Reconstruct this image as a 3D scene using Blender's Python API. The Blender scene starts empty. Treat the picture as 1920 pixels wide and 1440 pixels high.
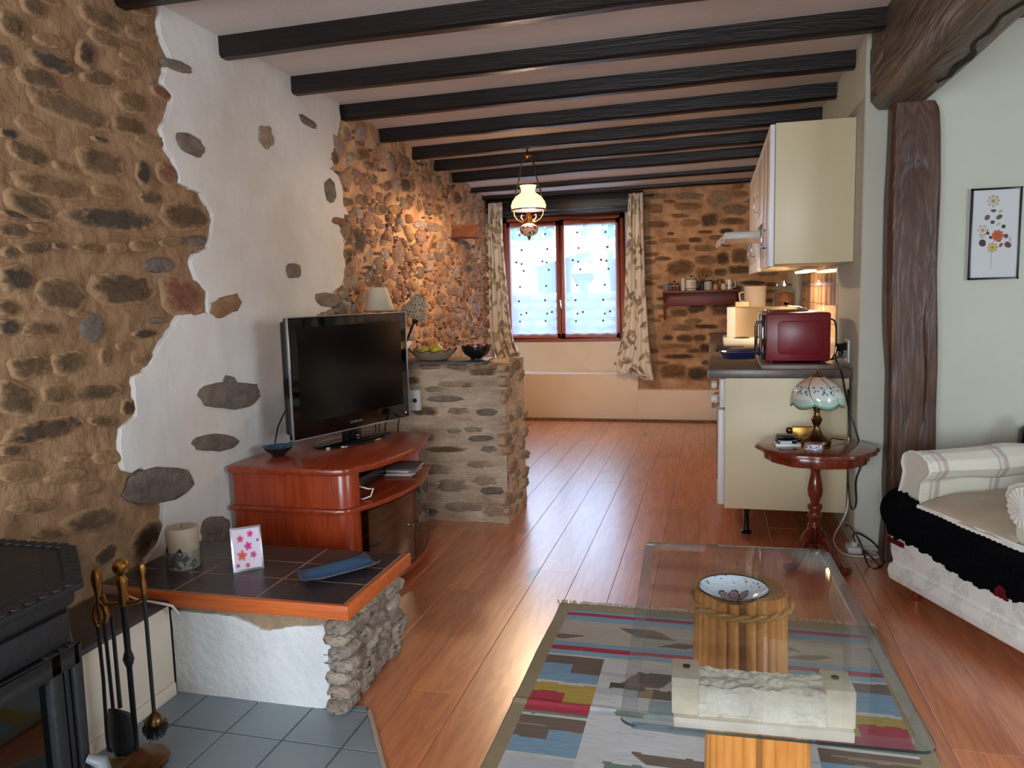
import bpy, bmesh, math, random
from mathutils import Vector, Matrix, noise as mnoise
S = bpy.context.scene
COL = S.collection
PI = math.pi
random.seed(7)
# ------------------------------------------------------------ camera
F = 1445.0; CX = 960.0; CY = 720.0; H = 1.35
fd = Vector((1338-CX, -(541-CY), F)).normalized()
up = -Vector((1285-CX, -(13000-CY), F)).normalized()
up = (up - up.dot(fd)*fd).normalized()
rt = fd.cross(up)
if rt.x < 0: rt = -rt
def ray(u, v):
    d = Vector((u-CX, -(v-CY), F))
    return Vector((rt.dot(d), fd.dot(d), up.dot(d)))
def fz(u, v, z=0.0):
    d = ray(u, v); t = (z-H)/d.z; return Vector((d.x*t, d.y*t, z))
def fy(u, v, y):
    d = ray(u, v); t = y/d.y; return Vector((d.x*t, y, H+d.z*t))
def fx(u, v, x):
    d = ray(u, v); t = x/d.x; return Vector((x, d.y*t, H+d.z*t))
cam = bpy.data.cameras.new('camera'); camo = bpy.data.objects.new('camera', cam); COL.objects.link(camo)
cam.sensor_fit = 'HORIZONTAL'; cam.sensor_width = 36; cam.lens = 36*F/1920; cam.clip_start = 0.05
right_w = Vector((rt.x, fd.x, up.x)); up_w = Vector((rt.y, fd.y, up.y)); fwd_w = Vector((rt.z, fd.z, up.z))
m3 = Matrix((right_w, up_w, -fwd_w)).transposed()
camo.matrix_world = Matrix.Translation((0, 0, H)) @ m3.to_4x4()
S.camera = camo
S.view_settings.view_transform = 'Standard'; S.view_settings.look = 'None'
S.view_settings.gamma = 1; S.view_settings.use_curve_mapping = False
S.view_settings.exposure = 0.35
# ------------------------------------------------------------ world
W = bpy.data.worlds.new('world'); S.world = W; W.use_nodes = True
wn = W.node_tree.nodes; bg = wn['Background']
bg.inputs[0].default_value = (0.54, 0.72, 1.0, 1); bg.inputs[1].default_value = 8.2
def area(name, loc, rot, sx, sy, e, col, spread=PI, portal=False):
    l = bpy.data.lights.new(name, 'AREA'); l.shape = 'RECTANGLE'; l.size = sx; l.size_y = sy
    l.energy = e; l.color = col; l.spread = spread
    if portal: l.cycles.is_portal = True
    o = bpy.data.objects.new(name, l); COL.objects.link(o); o.location = loc; o.rotation_euler = rot
    return o
area('window_portal', (-1.55, 8.40, 1.46), (-PI/2, 0, 0), 1.3, 1.4, 1, (1, 1, 1), portal=True)
# daylight from the right wall window, plus an added fill from behind the camera
area('side_window_daylight', (3.28, 1.2, 1.45), (0, PI/2, 0), 1.3, 1.5, 50, (0.76, 0.88, 1.0))
area('rear_fill_light', (-0.5, -1.36, 1.25), (PI/2, 0, 0), 1.5, 1.2, 92, (0.82, 0.91, 1.0))
def point(name, loc, e, col, r=0.03):
    l = bpy.data.lights.new(name, 'POINT'); l.energy = e; l.color = col; l.shadow_soft_size = r
    o = bpy.data.objects.new(name, l); COL.objects.link(o); o.location = loc; return o
# ------------------------------------------------------------ materials
def L(c):
    def f(x):
        x /= 255.0
        return x/12.92 if x <= 0.04045 else ((x+0.055)/1.055)**2.4
    return (f(c[0]), f(c[1]), f(c[2]), 1)
def newmat(name):
    m = bpy.data.materials.new(name); m.use_nodes = True
    nt = m.node_tree; b = nt.nodes['Principled BSDF']; return m, nt, b
def N(nt, t, **k):
    n = nt.nodes.new(t)
    for a, v in k.items(): setattr(n, a, v)
    return n
def coordn(nt, kind, scale):
    if kind == 'World':
        g = N(nt, 'ShaderNodeNewGeometry'); src = g.outputs['Position']
    else:
        g = N(nt, 'ShaderNodeTexCoord'); src = g.outputs['Object']
    mp = N(nt, 'ShaderNodeMapping'); mp.inputs['Scale'].default_value = scale
    nt.links.new(src, mp.inputs['Vector']); return mp
def ramp(nt, src, stops):
    r = N(nt, 'ShaderNodeValToRGB'); e = r.color_ramp.elements
    while len(e) < len(stops): e.new(0.5)
    for i, (p, c) in enumerate(stops): e[i].position = p; e[i].color = c
    nt.links.new(src, r.inputs[0]); return r
def mat(name, c, rough=0.5, metal=0.0, c2=None, sc=6.0, stretch=(1, 1, 1), bump=0.0, bsc=None, coord='World', spec=0.5, coat=0.0, detail=4, emit=None, es=0.0, sheen=0.0):
    m, nt, b = newmat(name)
    b.inputs['Base Color'].default_value = L(c); b.inputs['Roughness'].default_value = rough
    b.inputs['Metallic'].default_value = metal; b.inputs['Specular IOR Level'].default_value = spec
    b.inputs['Coat Weight'].default_value = coat
    if sheen: b.inputs['Sheen Weight'].default_value = sheen
    if emit: b.inputs['Emission Color'].default_value = L(emit); b.inputs['Emission Strength'].default_value = es
    if c2 or bump:
        mp = coordn(nt, coord, stretch)
    if c2:
        n = N(nt, 'ShaderNodeTexNoise'); n.inputs['Scale'].default_value = sc; n.inputs['Detail'].default_value = detail
        n.inputs['Roughness'].default_value = 0.6
        nt.links.new(mp.outputs[0], n.inputs['Vector'])
        r = ramp(nt, n.outputs['Fac'], [(0.32, L(c)), (0.68, L(c2))]); nt.links.new(r.outputs[0], b.inputs['Base Color'])
    if bump:
        n2 = N(nt, 'ShaderNodeTexNoise'); n2.inputs['Scale'].default_value = bsc or sc*3; n2.inputs['Detail'].default_value = 5
        nt.links.new(mp.outputs[0], n2.inputs['Vector'])
        bp = N(nt, 'ShaderNodeBump'); bp.inputs['Strength'].default_value = bump; bp.inputs['Distance'].default_value = 0.02
        nt.links.new(n2.outputs['Fac'], bp.inputs['Height']); nt.links.new(bp.outputs[0], b.inputs['Normal'])
    return m
def stonemat(name, cols, rough=0.9, sc=14, bump=0.5, bs=45, rim=None, rk=0.62):
    """stone whose tone differs from stone to stone (object random) with speckle and relief"""
    m, nt, b = newmat(name); b.inputs['Roughness'].default_value = rough; b.inputs['Specular IOR Level'].default_value = 0.25
    mp = coordn(nt, 'World', (1, 1, 1.6))
    oi = N(nt, 'ShaderNodeObjectInfo')
    r1 = ramp(nt, oi.outputs['Random'], [(i/(len(cols)-1), L(c)) for i, c in enumerate(cols)])
    n = N(nt, 'ShaderNodeTexNoise'); n.inputs['Scale'].default_value = sc; n.inputs['Detail'].default_value = 6; n.inputs['Roughness'].default_value = 0.7
    nt.links.new(mp.outputs[0], n.inputs['Vector'])
    r2 = ramp(nt, n.outputs['Fac'], [(0.3, (0.58, 0.56, 0.54, 1)), (0.62, (1.2, 1.17, 1.12, 1))])
    mx = N(nt, 'ShaderNodeMix', data_type='RGBA', blend_type='MULTIPLY'); mx.inputs[0].default_value = 1.0
    nt.links.new(r1.outputs[0], mx.inputs[6]); nt.links.new(r2.outputs[0], mx.inputs[7]); out = mx.outputs[2]
    if rim:
        at = N(nt, 'ShaderNodeAttribute'); at.attribute_name = 'rim'
        n3 = N(nt, 'ShaderNodeTexNoise'); n3.inputs['Scale'].default_value = 26; n3.inputs['Detail'].default_value = 5; nt.links.new(mp.outputs[0], n3.inputs['Vector'])
        ma = N(nt, 'ShaderNodeMath', operation='MULTIPLY_ADD'); ma.inputs[1].default_value = 1.5; nt.links.new(n3.outputs['Fac'], ma.inputs[0]); nt.links.new(at.outputs['Fac'], ma.inputs[2])
        r3 = ramp(nt, ma.outputs[0], [(0.62, (0, 0, 0, 1)), (1.0, (1, 1, 1, 1))]); r3.color_ramp.elements[0].position = 0.60
        sc_ = N(nt, 'ShaderNodeMath', operation='MULTIPLY'); sc_.inputs[1].default_value = rk; nt.links.new(ma.outputs[0], sc_.inputs[0]); nt.links.new(sc_.outputs[0], r3.inputs[0])
        m3_ = N(nt, 'ShaderNodeMix', data_type='RGBA'); nt.links.new(r3.outputs[0], m3_.inputs[0]); nt.links.new(out, m3_.inputs[6]); m3_.inputs[7].default_value = L(rim); out = m3_.outputs[2]
    nt.links.new(out, b.inputs['Base Color'])
    n2 = N(nt, 'ShaderNodeTexNoise'); n2.inputs['Scale'].default_value = bs; n2.inputs['Detail'].default_value = 5
    nt.links.new(mp.outputs[0], n2.inputs['Vector'])
    bp = N(nt, 'ShaderNodeBump'); bp.inputs['Strength'].default_value = bump; bp.inputs['Distance'].default_value = 0.02
    nt.links.new(n2.outputs['Fac'], bp.inputs['Height']); nt.links.new(bp.outputs[0], b.inputs['Normal'])
    return m
def woodmat(name, ca, cb, axis='x', rough=0.35, sc=3.0, bump=0.12, coat=0.0, knots=None, rnd=True, stretch=14, coord='World', contrast=(0.3, 0.7)):
    m, nt, b = newmat(name); b.inputs['Roughness'].default_value = rough; b.inputs['Coat Weight'].default_value = coat
    if coord == 'World':
        g = N(nt, 'ShaderNodeNewGeometry'); src = g.outputs['Position']
    else:
        g = N(nt, 'ShaderNodeTexCoord'); src = g.outputs['Object']
    oi = N(nt, 'ShaderNodeObjectInfo')
    ml = N(nt, 'ShaderNodeMath', operation='MULTIPLY'); ml.inputs[1].default_value = 37.0 if rnd else 0.0
    nt.links.new(oi.outputs['Random'], ml.inputs[0])
    ad = N(nt, 'ShaderNodeVectorMath', operation='ADD'); nt.links.new(src, ad.inputs[0]); nt.links.new(ml.outputs[0], ad.inputs[1])
    mp = N(nt, 'ShaderNodeMapping')
    st = {'x': (1, stretch, stretch), 'y': (stretch, 1, stretch), 'z': (stretch, stretch, 1)}[axis]
    mp.inputs['Scale'].default_value = st; nt.links.new(ad.outputs[0], mp.inputs['Vector'])
    n = N(nt, 'ShaderNodeTexNoise'); n.inputs['Scale'].default_value = sc*0.35; n.inputs['Detail'].default_value = 2.5; n.inputs['Distortion'].default_value = 0.6
    nt.links.new(mp.outputs[0], n.inputs['Vector'])
    mm = N(nt, 'ShaderNodeMath', operation='MULTIPLY'); mm.inputs[1].default_value = 70; nt.links.new(n.outputs['Fac'], mm.inputs[0])
    sn = N(nt, 'ShaderNodeMath', operation='SINE'); nt.links.new(mm.outputs[0], sn.inputs[0])
    n3 = N(nt, 'ShaderNodeTexNoise'); n3.inputs['Scale'].default_value = sc*1.2; n3.inputs['Detail'].default_value = 6; nt.links.new(mp.outputs[0], n3.inputs['Vector'])
    sm = N(nt, 'ShaderNodeMath', operation='MULTIPLY_ADD'); sm.inputs[1].default_value = 0.10; nt.links.new(sn.outputs[0], sm.inputs[0]); nt.links.new(n3.outputs['Fac'], sm.inputs[2])
    r = ramp(nt, sm.outputs[0], [(contrast[0], L(cb)), (contrast[1], L(ca))])
    out = r.outputs[0]
    if rnd:
        hv = N(nt, 'ShaderNodeHueSaturation'); mr = N(nt, 'ShaderNodeMapRange'); mr.inputs[3].default_value = 0.86; mr.inputs[4].default_value = 1.14
        nt.links.new(oi.outputs['Random'], mr.inputs[0]); nt.links.new(mr.outputs[0], hv.inputs['Value']); nt.links.new(out, hv.inputs['Color']); out = hv.outputs[0]
    if knots:
        v = N(nt, 'ShaderNodeTexVoronoi'); v.inputs['Scale'].default_value = 1.0
        mk = N(nt, 'ShaderNodeMapping'); mk.inputs['Scale'].default_value = knots; nt.links.new(ad.outputs[0], mk.inputs['Vector'])
        n4 = N(nt, 'ShaderNodeTexNoise'); n4.inputs['Scale'].default_value = 2.0; nt.links.new(mk.outputs[0], n4.inputs['Vector'])
        va = N(nt, 'ShaderNodeVectorMath', operation='MULTIPLY_ADD'); nt.links.new(n4.outputs['Color'], va.inputs[0]); va.inputs[1].default_value = (0.25, 0.25, 0.25); nt.links.new(mk.outputs[0], va.inputs[2])
        nt.links.new(va.outputs[0], v.inputs['Vector'])
        rk = ramp(nt, v.outputs['Distance'], [(0.055, (1, 1, 1, 1)), (0.12, (0, 0, 0, 1))])
        mx = N(nt, 'ShaderNodeMix', data_type='RGBA'); nt.links.new(rk.outputs[0], mx.inputs[0]); nt.links.new(out, mx.inputs[6]); mx.inputs[7].default_value = L((66, 30, 20)); out = mx.outputs[2]
    nt.links.new(out, b.inputs['Base Color'])
    bp = N(nt, 'ShaderNodeBump'); bp.inputs['Strength'].default_value = bump; bp.inputs['Distance'].default_value = 0.01
    nt.links.new(sm.outputs[0], bp.inputs['Height']); nt.links.new(bp.outputs[0], b.inputs['Normal'])
    return m
def glassmat(name, tint=(0.9, 0.95, 0.93), rough=0.02, ior=1.5, haze=0.0, hazec=(0.8, 0.85, 0.85)):
    m, nt, b = newmat(name); nt.nodes.remove(b); o = nt.nodes['Material Output']
    t = N(nt, 'ShaderNodeBsdfTransparent'); t.inputs[0].default_value = (*tint, 1)
    g = N(nt, 'ShaderNodeBsdfGlossy'); g.inputs['Roughness'].default_value = rough
    f = N(nt, 'ShaderNodeFresnel'); ge = N(nt, 'ShaderNodeNewGeometry'); mr = N(nt, 'ShaderNodeMapRange'); mr.inputs[3].default_value = ior; mr.inputs[4].default_value = 1/ior
    nt.links.new(ge.outputs['Backfacing'], mr.inputs[0]); nt.links.new(mr.outputs[0], f.inputs[0])
    mx = N(nt, 'ShaderNodeMixShader'); nt.links.new(f.outputs[0], mx.inputs[0]); nt.links.new(t.outputs[0], mx.inputs[1]); nt.links.new(g.outputs[0], mx.inputs[2])
    out = mx.outputs[0]
    if haze:
        d = N(nt, 'ShaderNodeBsdfDiffuse'); d.inputs[0].default_value = (*hazec, 1)
        m2 = N(nt, 'ShaderNodeMixShader'); m2.inputs[0].default_value = haze; nt.links.new(out, m2.inputs[1]); nt.links.new(d.outputs[0], m2.inputs[2]); out = m2.outputs[0]
    nt.links.new(out, o.inputs[0]); return m
def clothmat(name, c, trans=0.5, transp=0.35):
    m, nt, b = newmat(name); nt.nodes.remove(b); o = nt.nodes['Material Output']
    d = N(nt, 'ShaderNodeBsdfDiffuse'); d.inputs[0].default_value = L(c)
    t = N(nt, 'ShaderNodeBsdfTranslucent'); t.inputs[0].default_value = L(c)
    a = N(nt, 'ShaderNodeMixShader'); a.inputs[0].default_value = trans; nt.links.new(d.outputs[0], a.inputs[1]); nt.links.new(t.outputs[0], a.inputs[2])
    p = N(nt, 'ShaderNodeBsdfTransparent'); q = N(nt, 'ShaderNodeMixShader'); q.inputs[0].default_value = transp
    nt.links.new(a.outputs[0], q.inputs[1]); nt.links.new(p.outputs[0], q.inputs[2]); nt.links.new(q.outputs[0], o.inputs[0]); return m
def paintmat(name, rough=0.8, bump=0.0, bs=200, spec=0.3, coat=0.0, noise_amt=0.0):
    """colour printed / woven on the surface, read from the mesh"""
    m, nt, b = newmat(name); b.inputs['Roughness'].default_value = rough; b.inputs['Specular IOR Level'].default_value = spec; b.inputs['Coat Weight'].default_value = coat
    a = N(nt, 'ShaderNodeAttribute'); a.attribute_name = 'Col'
    out = a.outputs['Color']
    if noise_amt:
        mp = coordn(nt, 'World', (1, 6, 1)); n = N(nt, 'ShaderNodeTexNoise'); n.inputs['Scale'].default_value = 14; n.inputs['Detail'].default_value = 6; nt.links.new(mp.outputs[0], n.inputs['Vector'])
        r = ramp(nt, n.outputs['Fac'], [(0.3, (1-noise_amt,)*3+(1,)), (0.7, (1+noise_amt*0.4,)*3+(1,))])
        mx = N(nt, 'ShaderNodeMix', data_type='RGBA', blend_type='MULTIPLY'); mx.inputs[0].default_value = 1
        nt.links.new(out, mx.inputs[6]); nt.links.new(r.outputs[0], mx.inputs[7]); out = mx.outputs[2]
    nt.links.new(out, b.inputs['Base Color'])
    if bump:
        mp = coordn(nt, 'World', (1, 3, 1)); n = N(nt, 'ShaderNodeTexNoise'); n.inputs['Scale'].default_value = bs; nt.links.new(mp.outputs[0], n.inputs['Vector'])
        bp = N(nt, 'ShaderNodeBump'); bp.inputs['Strength'].default_value = bump; bp.inputs['Distance'].default_value = 0.005
        nt.links.new(n.outputs['Fac'], bp.inputs['Height']); nt.links.new(bp.outputs[0], b.inputs['Normal'])
    return m
# ------------------------------------------------------------ mesh helpers
class B:
    def __init__(s): s.v = []; s.f = []; s.c = []
    def add(s, vs, fs, col=None):
        k = len(s.v); s.v += [tuple(p) for p in vs]; s.f += [tuple(i+k for i in f) for f in fs]; s.c += [col]*len(fs); return s
    def box(s, x0, x1, y0, y1, z0, z1, M=None, col=None):
        v = [Vector((x, y, z)) for z in (z0, z1) for x, y in ((x0, y0), (x1, y0), (x1, y1), (x0, y1))]
        if M: v = [M @ p for p in v]
        return s.add(v, [(3, 2, 1, 0), (4, 5, 6, 7), (0, 1, 5, 4), (1, 2, 6, 5), (2, 3, 7, 6), (3, 0, 4, 7)], col)
    def lathe(s, prof, c=(0, 0, 0), n=24, M=None, col=None, wob=None):
        v = []; f = []
        for i, (r, z) in enumerate(prof):
            for k in range(n):
                a = 2*PI*k/n; rr = r*(wob(a) if wob else 1)
                v.append(Vector((c[0]+rr*math.cos(a), c[1]+rr*math.sin(a), c[2]+z)))
        for i in range(len(prof)-1):
            for k in range(n): f.append((i*n+k, i*n+(k+1) % n, (i+1)*n+(k+1) % n, (i+1)*n+k))
        if prof[0][0] > 1e-4: f.append(tuple(reversed(range(n))))
        if prof[-1][0] > 1e-4: f.append(tuple(range((len(prof)-1)*n, len(prof)*n)))
        if M: v = [M @ p for p in v]
        return s.add(v, f, col)
    def tube(s, pts, r, n=8, col=None, cap=True):
        pts = [Vector(p) for p in pts]; m = len(pts); rs = r if isinstance(r, (list, tuple)) else [r]*m
        v = []; f = []; prev = None
        for i, p in enumerate(pts):
            t = (pts[min(i+1, m-1)]-pts[max(i-1, 0)]).normalized()
            if prev is None:
                a = Vector((0, 0, 1)) if abs(t.z) < 0.9 else Vector((1, 0, 0)); x = t.cross(a).normalized()
            else: x = (prev - prev.dot(t)*t).normalized()
            prev = x; y = t.cross(x)
            for k in range(n): a = 2*PI*k/n; v.append(p + rs[i]*(x*math.cos(a)+y*math.sin(a)))
        for i in range(m-1):
            for k in range(n): f.append((i*n+k, i*n+(k+1) % n, (i+1)*n+(k+1) % n, (i+1)*n+k))
        if cap: f.append(tuple(reversed(range(n)))); f.append(tuple(range((m-1)*n, m*n)))
        return s.add(v, f, col)
    def prism(s, poly, z0, z1, M=None, col=None):
        n = len(poly); v = [Vector((x, y, z0)) for x, y in poly]+[Vector((x, y, z1)) for x, y in poly]
        if M: v = [M @ p for p in v]
        f = [tuple(reversed(range(n))), tuple(range(n, 2*n))]+[(k, (k+1) % n, n+(k+1) % n, n+k) for k in range(n)]
        return s.add(v, f, col)
    def grid(s, fn, nu, nv, colfn=None):
        v = [fn(i/nu, j/nv) for j in range(nv+1) for i in range(nu+1)]
        k = len(s.v); s.v += [tuple(p) for p in v]
        for j in range(nv):
            for i in range(nu):
                a = k+j*(nu+1)+i; s.f.append((a, a+1, a+nu+2, a+nu+1)); s.c.append(colfn((i+.5)/nu, (j+.5)/nv) if colfn else None)
        return s
    def sphere(s, c, r, n=14, m=8, sc=(1, 1, 1), col=None, M=None):
        pr = [(max(r*math.sin(PI*i/m), 1e-5)*1.0, -r*math.cos(PI*i/m)*sc[2]) for i in range(m+1)]
        v = []; f = []
        for (q, z) in pr:
            for k in range(n): a = 2*PI*k/n; v.append(Vector((c[0]+q*math.cos(a)*sc[0], c[1]+q*math.sin(a)*sc[1], c[2]+z)))
        for i in range(m):
            for k in range(n): f.append((i*n+k, i*n+(k+1) % n, (i+1)*n+(k+1) % n, (i+1)*n+k))
        if M: v = [M @ p for p in v]
        return s.add(v, f, col)
    def mesh(s, name):
        me = bpy.data.meshes.new(name); me.from_pydata(s.v, [], s.f)
        if any(c is not None for c in s.c):
            at = me.color_attributes.new('Col', 'FLOAT_COLOR', 'CORNER'); i = 0; data = []
            for p, c in zip(me.polygons, s.c):
                cc = c or (1, 1, 1, 1)
                data += list(cc)*p.loop_total
            at.data.foreach_set('color', data)
        me.update(); return me
    def build(s, name, m, parent=None, smooth=False, bevel=0, loc=None, rot=None, label=None, seg=2, kind=None, solid=0, autos=False):
        me = s.mesh(name); o = bpy.data.objects.new(name, me); COL.objects.link(o); me.materials.append(m)
        bm = bmesh.new(); bm.from_mesh(me); bmesh.ops.remove_doubles(bm, verts=bm.verts, dist=1e-6); bmesh.ops.recalc_face_normals(bm, faces=bm.faces)
        if bevel:
            bmesh.ops.bevel(bm, geom=[e for e in bm.edges if len(e.link_faces) == 2 and e.calc_face_angle(0) > 0.6], offset=bevel, segments=seg, affect='EDGES', clamp_overlap=True, profile=0.5)
        bm.to_mesh(me); bm.free()
        if smooth or bevel:
            me.shade_smooth()
            try: me.set_sharp_from_angle(angle=math.radians(50 if smooth else 35))
            except Exception: pass
        if solid:
            md = o.modifiers.new('s', 'SOLIDIFY'); md.thickness = solid; md.offset = 0
        if parent: o.parent = parent
        if loc: o.location = loc
        if rot: o.rotation_euler = rot
        if label: o['label'] = label
        if kind: o['kind'] = kind
        return o
def tag(o, label, cat, group=None):
    o['label'] = label; o['category'] = cat
    if group: o['group'] = group
    return o
def thing(name, label, cat, loc=(0, 0, 0), rz=0, group=None):
    o = bpy.data.objects.new(name, None); COL.objects.link(o); o.location = loc; o.rotation_euler = (0, 0, rz); o.empty_display_size = 0.1
    return tag(o, label, cat, group)
def struct(o): o['kind'] = 'structure'; return o
def inpoly(x, y, P):
    c = False; j = len(P)-1
    for i in range(len(P)):
        if (P[i][1] > y) != (P[j][1] > y) and x < (P[j][0]-P[i][0])*(y-P[i][1])/(P[j][1]-P[i][1])+P[i][0]: c = not c
        j = i
    return c
class Plane:
    """a wall plane: origin, horizontal direction u, normal n facing the room"""
    def __init__(s, o, u, n): s.o = Vector(o); s.u = Vector(u).normalized(); s.n = Vector(n).normalized()
    def hit(s, px, py):
        d = ray(px, py); c = Vector((0, 0, H)); t = (s.o-c).dot(s.n)/d.dot(s.n); p = c+d*t-s.o
        return (p.dot(s.u), p.z)
    def at(s, a, z, h=0): return s.o+s.u*a+Vector((0, 0, z))+s.n*h
WL = Plane((-2.12, 2.6, 0), (-0.04, 1, 0), (1, 0.04, 0))
# ============================================================ MATERIALS
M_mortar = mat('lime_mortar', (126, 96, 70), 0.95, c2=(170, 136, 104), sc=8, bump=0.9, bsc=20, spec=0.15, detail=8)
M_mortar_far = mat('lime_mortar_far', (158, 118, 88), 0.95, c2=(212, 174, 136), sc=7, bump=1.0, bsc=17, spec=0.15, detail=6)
M_mortar_pale = mat('pale_mortar', (176, 152, 126), 0.95, c2=(140, 116, 94), sc=7, bump=0.7, bsc=26, spec=0.15, detail=6)
M_plaster = mat('white_plaster', (202, 194, 184), 0.85, c2=(226, 224, 220), sc=1.3, bump=0.5, bsc=6, spec=0.2)
M_plaster_rough = mat('rough_limewash', (216, 220, 221), 0.9, c2=(232, 234, 234), sc=6, bump=0.35, bsc=34, spec=0.15)
M_cream = mat('cream_limewash', (234, 216, 192), 0.85, c2=(240, 226, 206), sc=2.5, bump=0.25, bsc=14, spec=0.2)
M_wall = mat('painted_wall', (198, 200, 184), 0.8, c2=(204, 206, 192), sc=1.5, bump=0.05, bsc=60, spec=0.25)
M_ceil = mat('ceiling_paint', (212, 204, 198), 0.85, c2=(220, 212, 206), sc=2, bump=0.08, bsc=50, spec=0.2)
RN = (164, 130, 96)
ST_dark = stonemat('stone_dark', [(78, 62, 50), (98, 78, 58), (72, 64, 58), (104, 84, 62)], rim=RN)
ST_mid = stonemat('stone_mid', [(106, 84, 60), (96, 80, 62), (118, 92, 66), (104, 84, 70)], rim=RN)
ST_light = stonemat('stone_light', [(142, 112, 80), (128, 102, 76), (148, 114, 84), (134, 106, 84)], rim=RN)
ST_red = stonemat('stone_red', [(122, 80, 64), (134, 92, 72)], rim=RN)
ST_grey = stonemat('stone_grey', [(120, 108, 100), (108, 98, 92), (128, 114, 102)])
ST_buff = stonemat('stone_buff', [(172, 128, 98), (150, 122, 112), (186, 148, 116), (134, 104, 84), (172, 160, 160), (160, 112, 80)], sc=22, bump=0.9, rim=(190, 150, 116), rk=0.47)
ST_bench = stonemat('stone_bench', [(172, 162, 150), (150, 138, 128), (186, 176, 164), (164, 148, 134)], sc=18, bump=0.8)
ST_pale = stonemat('stone_pale', [(150, 132, 112), (132, 118, 102), (160, 140, 116)], rim=(184, 148, 118), rk=0.52)
M_plank = woodmat('pine_plank', (222, 134, 78), (190, 102, 56), axis='y', rough=0.33, sc=2.6, bump=0.018, coat=1.0, knots=(3.0, 1.0, 0), stretch=11)
M_joist = woodmat('dark_stained_joist', (26, 15, 11), (11, 7, 6), axis='x', rough=0.42, sc=3, bump=0.2, rnd=True)
M_oak = woodmat('old_oak', (94, 60, 40), (44, 24, 15), axis='z', rough=0.42, sc=3.2, bump=0.6, rnd=False, stretch=7, contrast=(0.15, 0.85))
M_oakbeam = woodmat('old_oak_beam', (104, 88, 68), (62, 48, 36), axis='y', rough=0.45, sc=3, bump=0.7, rnd=False, stretch=9)
M_crack = mat('wood_crack', (10, 7, 6), 0.95)
M_cherry = woodmat('cherry_veneer', (166, 66, 30), (134, 44, 18), axis='z', rough=0.3, sc=2.2, bump=0.03, coat=0.2, rnd=False, contrast=(0.25, 0.75))
M_cherry_h = woodmat('cherry_veneer_top', (160, 66, 34), (126, 42, 20), axis='y', rough=0.28, sc=2.2, bump=0.03, coat=0.2, rnd=False, contrast=(0.25, 0.75))
M_mahog = woodmat('mahogany', (128, 50, 26), (86, 26, 12), axis='z', rough=0.22, sc=3, bump=0.03, coat=0.4, rnd=False, contrast=(0.25, 0.75))
M_orangewood = woodmat('orange_hardwood_edge', (216, 112, 54), (190, 88, 38), axis='x', rough=0.4, sc=2.4, bump=0.05, rnd=False, contrast=(0.2, 0.8))
M_redframe = mat('red_brown_window_paint', (158, 82, 64), 0.4, c2=(170, 90, 68), sc=5)
M_shelfwood = mat('red_brown_shelf_wood', (120, 50, 32), 0.45, c2=(96, 38, 24), sc=6)
M_black = mat('black_plastic', (12, 12, 13), 0.25)
M_gloss = mat('gloss_black', (6, 6, 7), 0.08, coat=0.3)
M_screen = mat('tv_screen', (4, 4, 5), 0.16)
M_silver = mat('silver_trim', (170, 170, 172), 0.3, metal=0.7)
M_chrome = mat('chrome', (200, 200, 205), 0.12, metal=1)
M_brass = mat('brass', (168, 124, 64), 0.36, metal=1)
M_abrass = mat('antique_brass', (138, 104, 66), 0.32, metal=1, c2=(104, 76, 48), sc=20)
M_iron = mat('black_iron', (22, 21, 22), 0.55, c2=(30, 29, 30), sc=30, bump=0.1)
M_cast = mat('cast_iron', (22, 22, 25), 0.6, c2=(17, 17, 19), sc=9, bump=0.12, bsc=60)
M_white = mat('white_plastic', (222, 220, 214), 0.4)
M_cabinet = mat('cream_cabinet', (224, 212, 176), 0.42, c2=(218, 204, 168), sc=1.2, stretch=(4, 4, 0.5))
M_door = mat('white_cabinet_door', (228, 228, 230), 0.35)
M_inox = mat('brushed_steel', (170, 168, 170), 0.35, metal=0.8)
M_worktop = mat('dark_worktop', (84, 74, 72), 0.32, c2=(104, 90, 84), sc=30, stretch=(1, 1, 1))
M_red = mat('dark_red_enamel', (120, 12, 28), 0.34)
M_tileblue = mat('grey_blue_tile', (132, 144, 150), 0.35, c2=(122, 134, 142), sc=4, bump=0.05, bsc=30)
M_grout = mat('grout', (92, 96, 98), 0.95)
M_slabtile = mat('dark_slate_tile', (62, 50, 50), 0.34, c2=(48, 40, 42), sc=7, bump=0.08, bsc=40)
M_slabgrout = mat('tan_grout', (178, 142, 118), 0.9)
M_slate = mat('slate', (92, 88, 90), 0.4, c2=(74, 72, 76), sc=9, bump=0.15, bsc=40)
M_glass = glassmat('table_glass', (0.93, 0.95, 0.94), 0.015, 1.5, haze=0.015)
M_glassedge = glassmat('glass_edge', (0.12, 0.24, 0.26), 0.05, 1.5, haze=0.12, hazec=(0.05, 0.12, 0.15))
M_bevel = glassmat('glass_bevel', (0.86, 0.89, 0.90), 0.06, 1.55, haze=0.04, hazec=(0.7, 0.76, 0.80))
M_pane = glassmat('window_glass', (0.96, 0.98, 0.98), 0.01, 1.3)
M_smoke = glassmat('smoked_glass', (0.34, 0.24, 0.20), 0.03, 2.6)
M_stoveglass = glassmat('stove_glass', (0.05, 0.05, 0.06), 0.05, 1.8)
M_clear = glassmat('clear_glass', (0.9, 0.92, 0.92), 0.03, 1.45, haze=0.05)
M_net = clothmat('net_curtain', (214, 222, 236), 0.6, 0.50)
M_rattan = mat('honey_rattan', (228, 160, 80), 0.35, c2=(204, 132, 58), sc=8, stretch=(3, 3, 0.6), coat=0.15)
M_rattan2 = mat('rattan_rope', (190, 140, 70), 0.3, coat=0.2)
M_traver = mat('travertine', (234, 224, 208), 0.55, c2=(210, 196, 176), sc=12, bump=0.15, bsc=60)
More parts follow.
